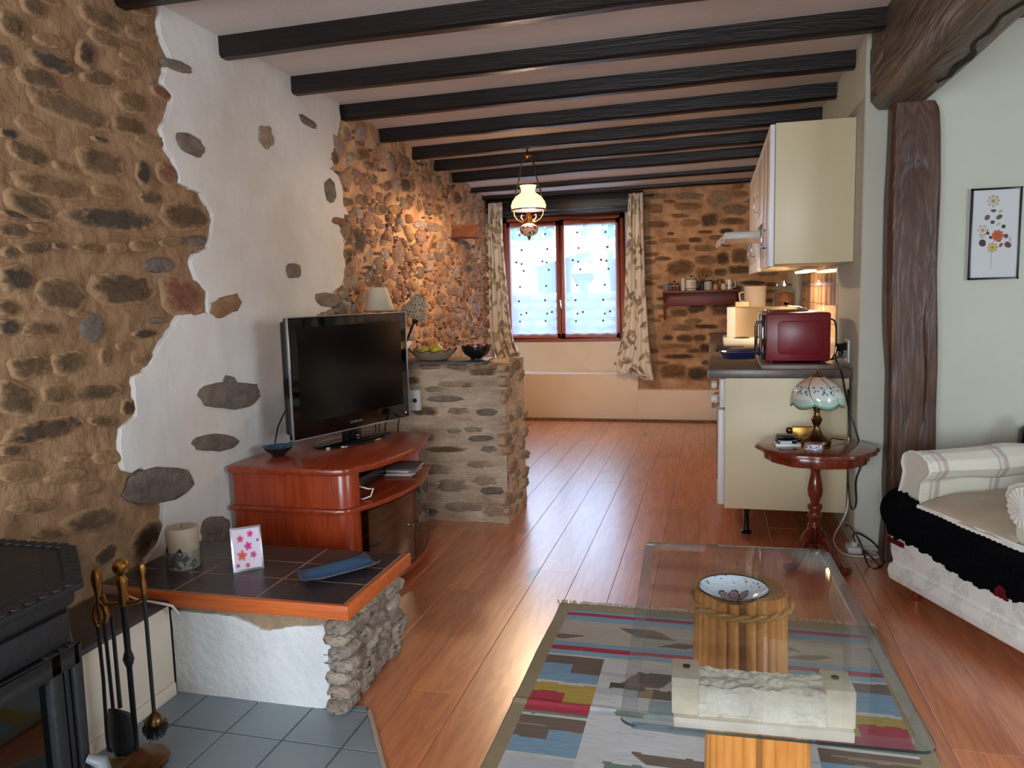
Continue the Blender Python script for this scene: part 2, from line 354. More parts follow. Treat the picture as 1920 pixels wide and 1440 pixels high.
M_fossil = mat('rough_fossil_stone', (240, 236, 226), 0.9, c2=(222, 214, 198), sc=16, bump=1.0, bsc=34, detail=6)
M_paint = paintmat('painted_print', 0.6)
M_rug = paintmat('kilim_weave', 0.95, bump=0.4, bs=260, spec=0.1, noise_amt=0.12)
M_tilestripe = paintmat('glazed_stripe_tile', 0.12, spec=0.6, coat=0.3)
M_curtain = paintmat('leaf_print_cotton', 0.9, spec=0.1)
M_ceramicp = paintmat('glazed_ceramic', 0.15, coat=0.5)
M_damask = None
def fabric(name, base, mark, sc=7, rough=0.95, stripes=None):
    m, nt, b = newmat(name); b.inputs['Roughness'].default_value = rough; b.inputs['Specular IOR Level'].default_value = 0.15; b.inputs['Sheen Weight'].default_value = 0.2
    tc = N(nt, 'ShaderNodeTexCoord')
    if stripes:
        sp = N(nt, 'ShaderNodeSeparateXYZ'); nt.links.new(tc.outputs['Object'], sp.inputs[0])
        mm = N(nt, 'ShaderNodeMath', operation='MULTIPLY'); mm.inputs[1].default_value = stripes; nt.links.new(sp.outputs['Y'], mm.inputs[0])
        fr = N(nt, 'ShaderNodeMath', operation='FRACT'); nt.links.new(mm.outputs[0], fr.inputs[0])
        r = ramp(nt, fr.outputs[0], [(0.0, L(base)), (0.30, L(base)), (0.33, L(mark)), (0.37, L(base)), (0.42, L(mark)), (0.46, L(mark)), (0.49, L(base)), (1, L(base))])
        out = r.outputs[0]
    else:
        n = N(nt, 'ShaderNodeTexNoise'); n.inputs['Scale'].default_value = 5; nt.links.new(tc.outputs['Object'], n.inputs['Vector'])
        va = N(nt, 'ShaderNodeVectorMath', operation='MULTIPLY_ADD'); va.inputs[1].default_value = (0.12, 0.12, 0.12); nt.links.new(n.outputs['Color'], va.inputs[0]); nt.links.new(tc.outputs['Object'], va.inputs[2])
        v = N(nt, 'ShaderNodeTexVoronoi', feature='F1'); v.inputs['Scale'].default_value = sc; v.inputs['Randomness'].default_value = 0.8; nt.links.new(va.outputs[0], v.inputs['Vector'])
        wv = N(nt, 'ShaderNodeTexVoronoi', feature='DISTANCE_TO_EDGE'); wv.inputs['Scale'].default_value = sc*2.6; nt.links.new(va.outputs[0], wv.inputs['Vector'])
        r1 = ramp(nt, v.outputs['Distance'], [(0.36, (1, 1, 1, 1)), (0.42, (0, 0, 0, 1))]); r2 = ramp(nt, wv.outputs['Distance'], [(0.03, (0, 0, 0, 1)), (0.06, (1, 1, 1, 1))])
        ml = N(nt, 'ShaderNodeMath', operation='MULTIPLY'); nt.links.new(r1.outputs[0], ml.inputs[0]); nt.links.new(r2.outputs[0], ml.inputs[1])
        mx = N(nt, 'ShaderNodeMix', data_type='RGBA'); nt.links.new(ml.outputs[0], mx.inputs[0]); mx.inputs[6].default_value = L(base); mx.inputs[7].default_value = L(mark); out = mx.outputs[2]
    nt.links.new(out, b.inputs['Base Color'])
    n = N(nt, 'ShaderNodeTexNoise'); n.inputs['Scale'].default_value = 160; nt.links.new(tc.outputs['Object'], n.inputs['Vector'])
    bp = N(nt, 'ShaderNodeBump'); bp.inputs['Strength'].default_value = 0.25; bp.inputs['Distance'].default_value = 0.004; nt.links.new(n.outputs['Fac'], bp.inputs['Height']); nt.links.new(bp.outputs[0], b.inputs['Normal'])
    return m
M_damask = fabric('damask', (236, 238, 234), (220, 223, 219), 8.5)
M_stripe = fabric('striped_damask', (216, 212, 196), (184, 168, 158), stripes=3.6)
M_seatfab = mat('beige_throw_cotton', (196, 184, 166), 0.95, c2=(186, 174, 156), sc=10, bump=0.3, bsc=160, spec=0.1)
M_scroll = mat('white_pleated_cotton', (226, 226, 220), 0.95, bump=0.2, bsc=90, spec=0.1)
M_knit = mat('black_knit', (9, 9, 13), 1.0, bump=0.8, bsc=130, c2=(14, 13, 18), sc=60, spec=0.05)
M_knitred = mat('dark_red_knit', (92, 22, 26), 1.0, bump=0.6, bsc=130, spec=0.1)
# ============================================================ STRUCTURE
def slab(name, x0, x1, y0, y1, z0, z1, m, bevel=0, parent=None, **k):
    o = B().box(x0, x1, y0, y1, z0, z1).build(name, m, parent, bevel=bevel, **k)
    return o
floor = struct(slab('floor', -2.6, 3.6, -1.7, 8.5, -0.12, -0.022, mat('subfloor', (52, 30, 20), 0.9)))
# planks
PW = 0.187
plank_mesh = {}
def plank(x, y0, ln):
    key = round(ln, 2)
    if key not in plank_mesh:
        b = B().box(-PW/2+0.0006, PW/2-0.0006, 0, key-0.0014, -0.022, 0.0)
        o = b.build('plank', M_plank, bevel=0.001, seg=1); plank_mesh[key] = o.data; bpy.data.objects.remove(o)
    o = bpy.data.objects.new('plank', plank_mesh[key]); COL.objects.link(o); o.parent = floor
    o.location = (x, y0, random.uniform(-0.0006, 0.0006)); return o
rp = random.Random(3); cnt = 0
for k in range(-10, 16):
    xc = -0.446+PW*(k+0.5)
    y = 8.05; first = True
    ymin = 0.9 if k < 13 else 2.4
    while y > ymin:
        ln = rp.choice([0.9, 1.2, 1.5, 1.8, 2.1])
        if first: ln = rp.choice([0.6, 0.9, 1.2]); first = False
        if y - ln < ymin - 1.2: ln = 1.2
        if not (xc < -1.25 and y < 2.3) and cnt < 290:
            plank(xc, y-ln, ln); cnt += 1
        y -= ln
o = slab('floorboards_behind', -2.4, 3.4, -1.45, -0.3, -0.022, -0.002, M_plank, parent=floor); o['kind'] = 'stuff'
# ceiling and joists
JY = {-7: -1.30, -6: -0.66, -5: -0.02, -4: 0.61, -3: 1.24, -2: 1.87, -1: 2.50, 0: 3.13, 1: 3.785, 2: 4.42, 3: 5.05, 4: 5.69, 5: 6.26, 6: 6.80, 7: 7.33, 8: 7.86}
JL = {0: 2.427, 1: 2.424, 2: 2.424, 3: 2.407, 4: 2.397, 5: 2.39, 6: 2.368, 7: 2.338, 8: 2.33}
JR = {0: 2.45, 1: 2.45, 2: 2.455, 3: 2.452, 4: 2.45, 5: 2.44, 6: 2.42, 7: 2.385, 8: 2.355}
JH = {7: 0.045, 8: 0.04}
def jz(k, x): a = JL.get(k, 2.43); b_ = JR.get(k, 2.45); return a+(b_-a)*min(1.0, max(0.0, (x+2.3)/3.0))
ks = sorted(JY)
def ceilz(x, y):
    kk = [k for k in ks if JY[k] <= y]; a = kk[-1] if kk else ks[0]; b_ = min(a+1, 8)
    t_ = 0 if a == b_ else min(1, max(0, (y-JY[a])/(JY[b_]-JY[a])))
    za = jz(a, x)+JH.get(a, .088); zb2 = jz(b_, x)+JH.get(b_, .088)
    if a == 6: zb2 = za; t_ = 0
    return za+(zb2-za)*t_
ceil_y = [-1.7]+[y for k in ks for y in (JY[k], JY[k]+.06)]+[8.5]
cb = B(); vs = []
cxs = [-2.6, -2.3, 0.7, 3.6]
for y in ceil_y: vs += [(x, y, ceilz(x, y)) for x in cxs]
cb.add(vs, [(r*4+c, r*4+c+1, r*4+c+5, r*4+c+4) for r in range(len(ceil_y)-1) for c in range(3)])
cb.box(-2.6, 3.6, -1.7, 8.5, 2.60, 2.66)
ceiling = struct(cb.build('ceiling', M_ceil))
for k in ks:
    yj = JY[k]+0.036; xe = 0.70 if yj > 4.15 else 3.4
    rj = random.Random(k+50); xs = [-2.36+(xe+2.36)*i/14 for i in range(15)]
    b = B(); hw = 0.036; ring = []
    for x in xs:
        dy = rj.uniform(-.003, .003); z = jz(k, x)+rj.uniform(-.003, .003); zt_ = z+JH.get(k, .088)+.012
        ring.append([(x, yj-hw+dy, zt_), (x, yj-hw+dy, z+.012), (x, yj-hw+.012+dy, z), (x, yj+hw-.012+dy, z), (x, yj+hw+dy, z+.012), (x, yj+hw+dy, zt_)])
    vs = [p for r in ring for p in r]; fs = []
    for i in range(14):
        for j in range(5): fs.append((i*6+j, i*6+j+1, (i+1)*6+j+1, (i+1)*6+j))
    fs.append(tuple(range(6))); fs.append(tuple(range(84, 90)))
    b.add(vs, fs); b.build('joist', M_joist, ceiling)
# ---------------- walls
def relief(plane, name, a0, a1, z0, z1, m, amp, step=0.05, amp2=None, thick=0.25, seed=0, split=1e9):
    nu = int((a1-a0)/step); nv = int((z1-z0)/step)
    def fn(u, v):
        a = a0+(a1-a0)*u; z = z0+(z1-z0)*v
        p = plane.at(a, z)
        am = amp if a < split else amp2
        h = am*(mnoise.noise(p*4+Vector((seed, 0, 0)))+0.7*mnoise.noise(p*11))
        return plane.at(a, z, h-0.004)
    b = B().grid(fn, nu, nv)
    c = [plane.at(a0, z0, 0), plane.at(a1, z0, 0), plane.at(a1, z1, 0), plane.at(a0, z1, 0), plane.at(a0, z0, -thick), plane.at(a1, z0, -thick), plane.at(a1, z1, -thick), plane.at(a0, z1, -thick)]
    b.add(c, [(4, 5, 6, 7), (0, 1, 5, 4), (3, 2, 6, 7), (0, 3, 7, 4), (1, 2, 6, 5)])
    return b.build(name, m, smooth=True)
stone_var = {}
def stone_mesh(i, m, crisp=False):
    key = (i, m.name, crisp)
    if key in stone_var: return stone_var[key]
    ang_ = m.name in ('stone_buff', 'stone_pale'); r = random.Random(100+i+(50 if ang_ else 0)); n = 18; e = r.uniform(0.6, 0.95)
    cor_ = sorted(r.uniform(0, 2*PI) for _ in range(6)); ph = r.uniform(0, 6)
    pts = []
    for k in range(n):
        a = 2*PI*k/n+r.uniform(-.12, .12); c, s_ = math.cos(a), math.sin(a)
        x = math.copysign(abs(c)**e, c); y = math.copysign(abs(s_)**e, s_); q = r.uniform(0.86, 1.05)
        if ang_: q = r.uniform(.92, 1.02)*(0.74+0.34*abs(math.sin((a+cor_[0])*2.5+cor_[1]))**.6)
        pts.append((x*q, y*q))
    vs = [(x*1.02, y*1.02, -1.2) for x, y in pts]+[(x*0.97, y*0.96, 0.45+r.uniform(-.2, .2)) for x, y in pts]+[(x*0.80, y*0.76, 0.92+r.uniform(-.25, .2)) for x, y in pts]+[(x*0.42, y*0.4, 1.0+r.uniform(-.3, .3)) for x, y in pts]
    fs = []
    for j in range(3):
        for k in range(n): fs.append((j*n+k, j*n+(k+1) % n, (j+1)*n+(k+1) % n, (j+1)*n+k))
    fs.append(tuple(range(3*n, 4*n)))
    me = bpy.data.meshes.new('stone'); me.from_pydata(vs, [], fs); me.materials.append(m); me.shade_smooth()
    at = me.attributes.new('rim', 'FLOAT', 'POINT'); at.data.foreach_set('value', ([0.0]*(4*n)) if crisp else ([1.4]*n+[0.95]*n+[0.42]*n+[0.0]*n)); me.update()
    stone_var[key] = me; return me
TONE = {0: ST_light, 1: ST_light, 2: ST_mid, 3: ST_dark, 4: ST_red, 5: ST_grey, 6: ST_buff, 7: ST_pale, 8: ST_bench}
rs = random.Random(11)
def put_stone(plane, a, z, ra, rz, ang, proud, tone, parent, base=0.0, occ=None):
    me = stone_mesh(rs.randrange(9), TONE[tone], base > 0.01)
    o = bpy.data.objects.new('stone', me); COL.objects.link(o); o.parent = parent
    ca, sa = math.cos(ang), math.sin(ang); zz = Vector((0, 0, 1))
    X = (plane.u*ca+zz*sa)*ra; Y = (-plane.u*sa+zz*ca)*rz; Z = plane.n*proud
    p = plane.at(a, z, base)
    o.matrix_basis = Matrix(((X.x, Y.x, Z.x, p.x), (X.y, Y.y, Z.y, p.y), (X.z, Y.z, Z.z, p.z), (0, 0, 0, 1)))
    if occ is not None: occ.append((a, z, ra*abs(ca)+rz*abs(sa), ra*abs(sa)+rz*abs(ca)))
    return o
def px_stone(plane, s, proud, parent, base=0.0, occ=None, tone=None):
    cx, cy, w, h, an, tn = s
    an = math.radians(an); dx, dy = math.cos(an)*w/2, math.sin(an)*w/2; ex, ey = -math.sin(an)*h/2, math.cos(an)*h/2
    p0, p1 = plane.hit(cx-dx, cy-dy), plane.hit(cx+dx, cy+dy); q0, q1 = plane.hit(cx-ex, cy-ey), plane.hit(cx+ex, cy+ey)
    c = plane.hit(cx, cy); v = (p1[0]-p0[0], p1[1]-p0[1]); ra = math.hypot(*v)/2; ang = math.atan2(v[1], v[0])
    w_ = (q1[0]-q0[0], q1[1]-q0[1]); rz = abs(-w_[0]*math.sin(ang)+w_[1]*math.cos(ang))/2
    put_stone(plane, c[0], c[1], ra*1.06, rz*1.1, ang, proud, tn if tone is None else tone, parent, base, occ)
def fill(plane, n, a0, a1, z0, z1, sizes, tones, proud, parent, occ, ok=None, base=0.0, tries=40, gap=0.9, angj=0.12):
    done = 0
    for _ in range(n*tries):
        if done >= n: break
        a = rs.uniform(a0, a1); z = rs.uniform(z0, z1); ra = rs.uniform(*sizes[0]); rz = min(rs.uniform(*sizes[1]), ra*0.8)
        if ok and not ok(a, z): continue
        if any(((a-q[0])/(ra+q[2]))**2+((z-q[1])/(rz+q[3]))**2 < gap for q in occ): continue
        put_stone(plane, a, z, ra, rz, rs.uniform(-angj, angj), proud*rs.uniform(.6, 1.2), rs.choice(tones), parent, base, occ); done += 1
    return done
wall_left = struct(relief(WL, 'wall_left', -4.2, 5.6, 0, 2.56, M_mortar, 0.007, 0.05, 0.018, split=1.55))
# the far half of the wall has a lighter mortar
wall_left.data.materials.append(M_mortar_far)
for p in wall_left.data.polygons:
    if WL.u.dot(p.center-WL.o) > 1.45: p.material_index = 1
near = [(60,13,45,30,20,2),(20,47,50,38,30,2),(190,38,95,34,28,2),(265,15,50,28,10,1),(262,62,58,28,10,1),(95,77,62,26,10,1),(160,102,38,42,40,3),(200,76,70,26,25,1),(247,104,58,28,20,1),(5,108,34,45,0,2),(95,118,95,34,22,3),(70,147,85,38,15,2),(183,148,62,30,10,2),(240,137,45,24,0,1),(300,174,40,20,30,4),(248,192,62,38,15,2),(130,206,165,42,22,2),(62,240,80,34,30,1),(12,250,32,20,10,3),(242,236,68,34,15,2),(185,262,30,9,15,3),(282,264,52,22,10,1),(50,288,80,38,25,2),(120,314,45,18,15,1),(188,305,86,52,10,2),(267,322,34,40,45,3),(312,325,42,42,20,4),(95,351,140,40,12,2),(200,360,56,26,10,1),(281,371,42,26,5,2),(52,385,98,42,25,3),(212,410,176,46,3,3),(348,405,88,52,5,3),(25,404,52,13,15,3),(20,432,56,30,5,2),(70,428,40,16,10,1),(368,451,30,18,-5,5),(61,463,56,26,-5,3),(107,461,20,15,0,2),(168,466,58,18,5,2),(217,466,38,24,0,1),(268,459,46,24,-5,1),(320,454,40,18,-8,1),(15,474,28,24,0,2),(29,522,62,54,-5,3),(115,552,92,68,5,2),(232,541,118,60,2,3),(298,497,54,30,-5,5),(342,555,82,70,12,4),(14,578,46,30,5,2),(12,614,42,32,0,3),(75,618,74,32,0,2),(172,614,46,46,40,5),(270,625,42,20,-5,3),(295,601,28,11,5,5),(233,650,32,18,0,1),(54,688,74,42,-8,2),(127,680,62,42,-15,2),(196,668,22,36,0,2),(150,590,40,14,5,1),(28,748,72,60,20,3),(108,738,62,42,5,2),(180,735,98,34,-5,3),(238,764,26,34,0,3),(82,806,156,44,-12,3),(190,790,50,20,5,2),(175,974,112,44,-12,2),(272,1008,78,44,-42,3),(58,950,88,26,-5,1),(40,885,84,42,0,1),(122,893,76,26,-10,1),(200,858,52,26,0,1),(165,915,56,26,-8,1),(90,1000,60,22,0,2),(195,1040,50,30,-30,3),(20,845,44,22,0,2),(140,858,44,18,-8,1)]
occ = []
M_plank.node_tree.nodes['Principled BSDF'].inputs['IOR'].default_value = 2.4; M_plank.node_tree.nodes['Principled BSDF'].inputs['Coat Roughness'].default_value = 0.27
for s_ in near: px_stone(WL, s_, 0.012, wall_left, 0.0, occ)
PL = [(293,-40),(292,40),(299,75),(313,104),(318,116),(306,128),(300,158),(316,180),(314,204),(307,228),(296,242),(304,275),(319,300),(333,330),(332,346),(372,364),(386,386),(394,402),(393,440),(384,464),(362,478),(352,490),(355,506),(366,526),(382,548),(385,588),(331,592),(319,615),(301,640),(286,665),(271,690),(262,700),(245,707),(246,740),(249,780),(238,792),(223,802),(219,840),(228,880),(241,884),(262,875),(300,940),(302,985),(287,1022),(270,1048),(262,1075)]
PR = [(770,640),(700,630),(588,592),(618,578),(617,563),(615,552),(637,536),(645,500),(640,480),(641,450),(637,430),(625,412),(640,409),(649,400),(640,384),(638,350),(630,330),(614,316),(622,309),(616,298),(625,270),(632,240),(634,222),(632,200)]
pl = [WL.hit(*p) for p in PL]; pr = [WL.hit(*p) for p in PR]
cor = [(pl[0][0], 2.58)]+pl[1:]+[(pl[-1][0]+0.02, 0.30), (2.0, 0.30), (2.0, 0.62)]+pr+[(pr[-1][0]+0.02, 2.58)]
rr = random.Random(5); jag = []
for i in range(len(cor)):
    p, q = cor[i], cor[(i+1) % len(cor)]; d = math.hypot(q[0]-p[0], q[1]-p[1]); n = max(1, int(d/0.022)) if d < 0.5 else 8
    for j in range(n):
        t = j/n; jt = 0.006 if d < 0.5 else 0
        jag.append((p[0]+(q[0]-p[0])*t+rr.uniform(-jt, jt), p[1]+(q[1]-p[1])*t+rr.uniform(-jt, jt)))
PLP = Matrix(((WL.u.x, 0, WL.n.x, WL.o.x), (WL.u.y, 0, WL.n.y, WL.o.y), (0, 1, 0, 0), (0, 0, 0, 1)))
B().prism(jag, -0.01, 0.015, PLP).build('plaster', M_plaster, wall_left, bevel=0.002, seg=1, label='white lime plaster spread over the stone wall')
inpl = [(351,272,58,34,25,5),(493,257,28,42,0,7),(572,229,36,13,30,5),(614,358,20,42,-15,5),(325,124,58,18,18,5),(545,508,27,27,0,5),(418,573,58,34,-20,1),(427,741,112,50,0,5),(425,722,30,30,30,5),(452,733,56,30,0,5),(400,829,86,32,-3,5),(398,994,54,50,0,5),(296,909,124,68,-5,5),(630,415,26,14,10,4),(612,563,50,26,10,5)]
for s_ in inpl: px_stone(WL, s_, 0.010, wall_left, 0.0152, occ)
notpl = lambda a, z: not inpoly(a, z, cor)
fill(WL, 70, -1.6, 0.6, 0.35, 2.5, ((0.04, 0.10), (0.02, 0.04)), [0, 1, 1, 2], 0.008, wall_left, occ, notpl, angj=0.15)
farl = [(670,270,15,12,0,1),(677,290,20,22,0,2),(691,311,15,15,0,2),(757,347,20,26,10,3),(652,379,17,16,0,2),(680,375,15,20,0,2),(714,392,22,24,0,3),(739,393,18,18,0,1),(820,394,13,22,0,2),(670,450,24,54,5,3),(650,477,16,11,0,3),(704,475,18,6,5,3),(746,474,20,42,0,6),(687,501,20,6,0,3),(810,460,9,13,0,3),(823,482,10,18,0,5),(655,527,30,32,0,7),(695,525,14,26,0,2),(787,421,24,13,0,6),(812,427,30,16,0,6),(787,511,12,24,5,5),(855,372,17,24,0,2),(625,300,12,20,0,2),(640,575,34,26,0,7)]
for s_ in farl: px_stone(WL, s_, 0.02, wall_left, 0.0, occ)
fill(WL, 235, 1.5, 5.35, 0.95, 2.42, ((0.035, 0.10), (0.03, 0.065)), [6, 6, 7, 6, 6], 0.026, wall_left, occ, lambda a, z: notpl(a, z) and (z < 1.75 or rs.random() < 0.45), gap=0.62, angj=0.6)
# small angular rubble chips between the stones, too many to count
cb_ = B(); rc = random.Random(12)
for _ in range(2600):
    a = rc.uniform(1.5, 5.4); z = rc.uniform(0.9, 2.4)
    if inpoly(a, z, cor) or (z > 1.85 and rc.random() < .6): continue
    if any(((a-q_[0])/(q_[2]+.004))**2+((z-q_[1])/(q_[3]+.004))**2 < .75 for q_ in occ): continue
    w = rc.uniform(.008, .03); h = rc.uniform(.006, .022); an = rc.uniform(-.8, .8); k = rc.choice((4, 5, 6)); top = []; bot = []
    for i_ in range(k):
        t_ = 2*PI*i_/k+rc.uniform(-.3, .3); x, y = w*math.cos(t_), h*math.sin(t_); X, Y = x*math.cos(an)-y*math.sin(an), x*math.sin(an)+y*math.cos(an)
        bot.append(WL.at(a+X, z+Y, -.004)); top.append(WL.at(a+X*.8, z+Y*.8, rc.uniform(.012, .024)))
    c_ = L(rc.choice([(186, 148, 118), (150, 112, 84), (112, 84, 66), (206, 176, 146), (150, 136, 136), (170, 118, 84)]))
    cb_.add(bot+top, [tuple(range(k, 2*k))]+[(i_, (i_+1) % k, k+(i_+1) % k, k+i_) for i_ in range(k)], c_)
cb_.build('rubble_chips', paintmat('chip_colour', .9, noise_amt=.3), wall_left, kind='stuff')
# small wooden lintel block over a slit in the far stretch
e0 = fy(834, 447, 6.6); e1 = fy(892, 420, 6.6)
B().box(-2.36, e1.x, 6.6, 6.78, e0.z, e1.z).build('wood_block', mat('worn_wood', (136, 84, 52), .9, c2=(92, 52, 32), sc=9, stretch=(1, 1, 4), bump=.5), wall_left, bevel=0.008, label='orange brown wooden block jutting out of the stones')
a0, z0 = WL.hit(866, 514); a1, z1 = WL.hit(880, 455)
for i in range(3):
    zz0 = z0+(z1-z0)*i/3
    put_stone(WL, (a0+a1)/2, zz0+(z1-z0)/6, (a1-a0)/2, (z1-z0)/6.3, 0, 0.03, 3 if i != 1 else 4, wall_left, 0.0)
# ---------------- back wall with window niche
PB = Plane((0, 8.05, 0), (1, 0, 0), (0, -1, 0))
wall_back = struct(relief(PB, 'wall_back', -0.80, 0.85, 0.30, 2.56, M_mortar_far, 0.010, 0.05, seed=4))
slab('plinth', -2.34, -0.75, 8.0, 8.34, 0, 0.497, M_cream, bevel=0.02, parent=wall_back, label='cream rendered window bench, tall part')
slab('plinth', -0.76, 0.72, 8.0, 8.2, 0, 0.332, M_cream, bevel=0.02, parent=wall_back, label='cream rendered plinth, low part')
slab('mortar_line', -2.34, 0.72, 7.965, 8.01, 0, 0.02, mat('dusty_mortar', (150, 116, 90), 0.95, c2=(120, 90, 70), sc=20, bump=0.8), bevel=0.006, parent=wall_back)
slab('sill_panel', -2.34, -0.80, 8.26, 8.34, 0.49, 0.815, M_cream, parent=wall_back)
slab('reveal', -0.82, -0.795, 8.05, 8.35, 0.49, 2.2, M_plaster, parent=wall_back)
slab('reveal', -0.94, -0.79, 8.345, 8.40, 0.49, 2.34, M_plaster, parent=wall_back)
slab('reveal', -2.45, -2.25, 8.28, 8.36, 0.49, 2.3, M_plaster, parent=wall_back)
slab('wall_core', -2.5, -0.8, 8.1, 8.35, 2.33, 2.56, M_mortar_far, parent=wall_back)
slab('lintel', -2.34, -0.69, 7.98, 8.12, 2.20, 2.345, M_joist, bevel=0.008, parent=wall_back)
slab('lintel', -2.34, -0.80, 8.10, 8.34, 2.17, 2.345, M_joist, bevel=0.006, parent=wall_back)
backst = [(1233,368,40,11,0,7),(1290,368,56,13,0,7),(1347,374,44,32,-20,7),(1388,364,30,11,0,1),(1223,388,38,11,0,1),(1256,378,24,7,0,1),(1289,387,52,14,0,1),(1378,393,52,20,0,7),(1233,421,42,13,0,2),(1330,413,33,25,-5,3),(1293,418,38,15,0,1),(1373,415,52,14,0,2),(1361,433,28,10,-5,3),(1257,438,14,6,0,3),(1303,450,28,10,0,3),(1322,435,28,6,0,2),(1343,445,34,9,0,1),(1256,451,38,9,0,1),(1280,464,30,12,-5,2),(1320,465,44,12,0,1),(1242,485,34,9,0,2),(1321,487,40,17,0,1),(1354,484,24,24,0,3),(1386,480,30,28,0,2),(1275,502,54,30,-10,2),(1321,510,34,18,0,1),(1350,510,24,14,0,2),(1386,506,44,16,0,3),(1412,530,48,9,0,3),(1446,533,24,8,0,3),(1306,578,38,17,-10,3),(1273,586,34,15,0,2),(1353,577,44,30,0,2),(1322,612,44,8,0,3),(1280,614,44,13,0,1),(1252,633,20,12,0,3),(1284,634,34,15,0,3),(1311,633,26,13,0,2),(1340,627,24,7,0,3),(1322,653,26,19,0,3),(1272,668,62,9,0,3),(1265,648,64,7,0,1),(1262,696,54,26,0,2),(1308,700,44,26,0,3),(1230,395,24,9,0,1),(1221,455,22,8,0,2),(1225,520,26,9,0,1),(1295,530,34,8,0,2),(1245,560,30,8,0,2),(1340,530,30,9,0,2),(1228,600,24,8,0,1),(1300,657,30,9,0,2),(1240,680,30,8,0,1),(1330,680,30,12,0,2)]
occb = []
for s_ in backst: px_stone(PB, s_, 0.014, wall_back, 0.004, occb)
fill(PB, 60, -0.72, 0.66, 0.40, 2.36, ((0.05, 0.12), (0.02, 0.035)), [1, 2, 7, 7], 0.012, wall_back, occb, gap=0.9)
for (ex, ez) in [(-0.78, 0.7), (-0.77, 0.9), (-0.775, 1.15), (-0.77, 1.4), (-0.775, 1.62), (-0.77, 1.85), (-0.775, 2.05)]:
    put_stone(PB, ex, ez, 0.06, 0.06, 0.1, 0.02, 7, wall_back, 0.0)
# ---------------- kitchen side wall, right wall, the rest of the shell
wall_kitchen = struct(slab('wall_kitchen_side', 0.70, 0.80, 4.15, 8.35, 0, 2.56, M_wall))
wall_right = struct(slab('wall_right', 0.80, 3.5, 4.15, 4.30, 0, 2.56, M_wall))
wall_side = struct(slab('wall_right_side', 3.40, 3.55, -1.6, 4.15, 0, 2.56, M_wall))
wall_front = struct(slab('wall_front', -2.3, 3.5, -1.60, -1.45, 0, 2.56, M_wall))
# plaster skim corner strip of the pier, slightly wavy toward the post
b = B(); pts = [(0.70, 0.02), (0.845, 0.02), (0.838, 0.5), (0.845, 0.8), (0.835, 1.1), (0.842, 1.35), (0.818, 1.55), (0.80, 1.7), (0.815, 2.2), (0.81, 2.555), (0.70, 2.555)]
b.prism(pts, 0, 0.022, Matrix(((1, 0, 0, 0), (0, 0, -1, 4.151), (0, 1, 0, 0), (0, 0, 0, 1)))).build('pier_render', M_wall, wall_right, bevel=0.006, seg=1)
def win_far(name, cx, cy, cz, w, h, axis):
    f = B(); g = B()
    def bx(bb, a0, a1, z0, z1, d0, d1):
        if axis == 'x': bb.box(cx-d1, cx-d0, cy+a0, cy+a1, cz+z0, cz+z1)
        else: bb.box(cx+a0, cx+a1, cy+d0, cy+d1, cz+z0, cz+z1)
    for a in (-w/2, -0.03, w/2-0.06): bx(f, a, a+0.06, -h/2, h/2, 0, 0.05)
    for z in (-h/2, h/2-0.06): bx(f, -w/2, w/2, z, z+0.06, 0, 0.05)
    o = struct(f.build(name, M_redframe, bevel=0.004)); bx(g, -w/2+0.05, w/2-0.05, -h/2+0.05, h/2-0.05, 0.0, 0.012); g.build('pane', M_pane, o)
win_far('window_2', 3.40, 1.2, 1.45, 1.5, 1.6, 'x'); win_far('rear_fill_window', -0.5, -1.45, 1.25, 1.6, 1.3, 'y')  # the rear frame is an unseen addition around the fill light
# ---------------- window in the back wall
wf = B(); Yw = 8.30
X0, X1, Z0, Z1 = -2.25, -0.915, 0.815, 2.17
wf.box(X0, X0+0.06, Yw, Yw+0.07, Z0, Z1).box(X1-0.055, X1, Yw, Yw+0.07, Z0, Z1).box(X0, X1, Yw, Yw+0.07, Z0, Z0+0.05).box(X0, X1, Yw, Yw+0.07, Z1-0.06, Z1)
window = struct(wf.build('window_1', M_redframe, bevel=0.005))
xm = -1.603
for (sx0, sx1) in ((X0+0.055, xm-0.002), (xm+0.002, X1-0.05)):
    s_ = B(); t = 0.045
    s_.box(sx0, sx0+t, Yw-0.025, Yw+0.03, Z0+0.04, Z1-0.05).box(sx1-t, sx1, Yw-0.025, Yw+0.03, Z0+0.04, Z1-0.05).box(sx0, sx1, Yw-0.025, Yw+0.03, Z0+0.04, Z0+0.095).box(sx0, sx1, Yw-0.025, Yw+0.03, Z1-0.11, Z1-0.05)
    so = s_.build('sash', M_redframe, window, bevel=0.006)
    B().box(sx0+t-.01, sx1-t+.01, Yw, Yw+0.006, Z0+0.09, Z1-0.10).build('pane', M_pane, so)
B().box(xm-0.008, xm+0.008, Yw-0.035, Yw-0.024, 1.20, 1.30).tube([(xm, Yw-0.04, 1.27), (xm, Yw-0.06, 1.265), (xm+0.012, Yw-0.065, 1.18)], 0.006).build('window_handle', M_chrome, window, smooth=True)
slab('head_strip', X0, X1, Yw-0.03, Yw+0.05, Z1, Z1+0.035, M_plaster, parent=window)
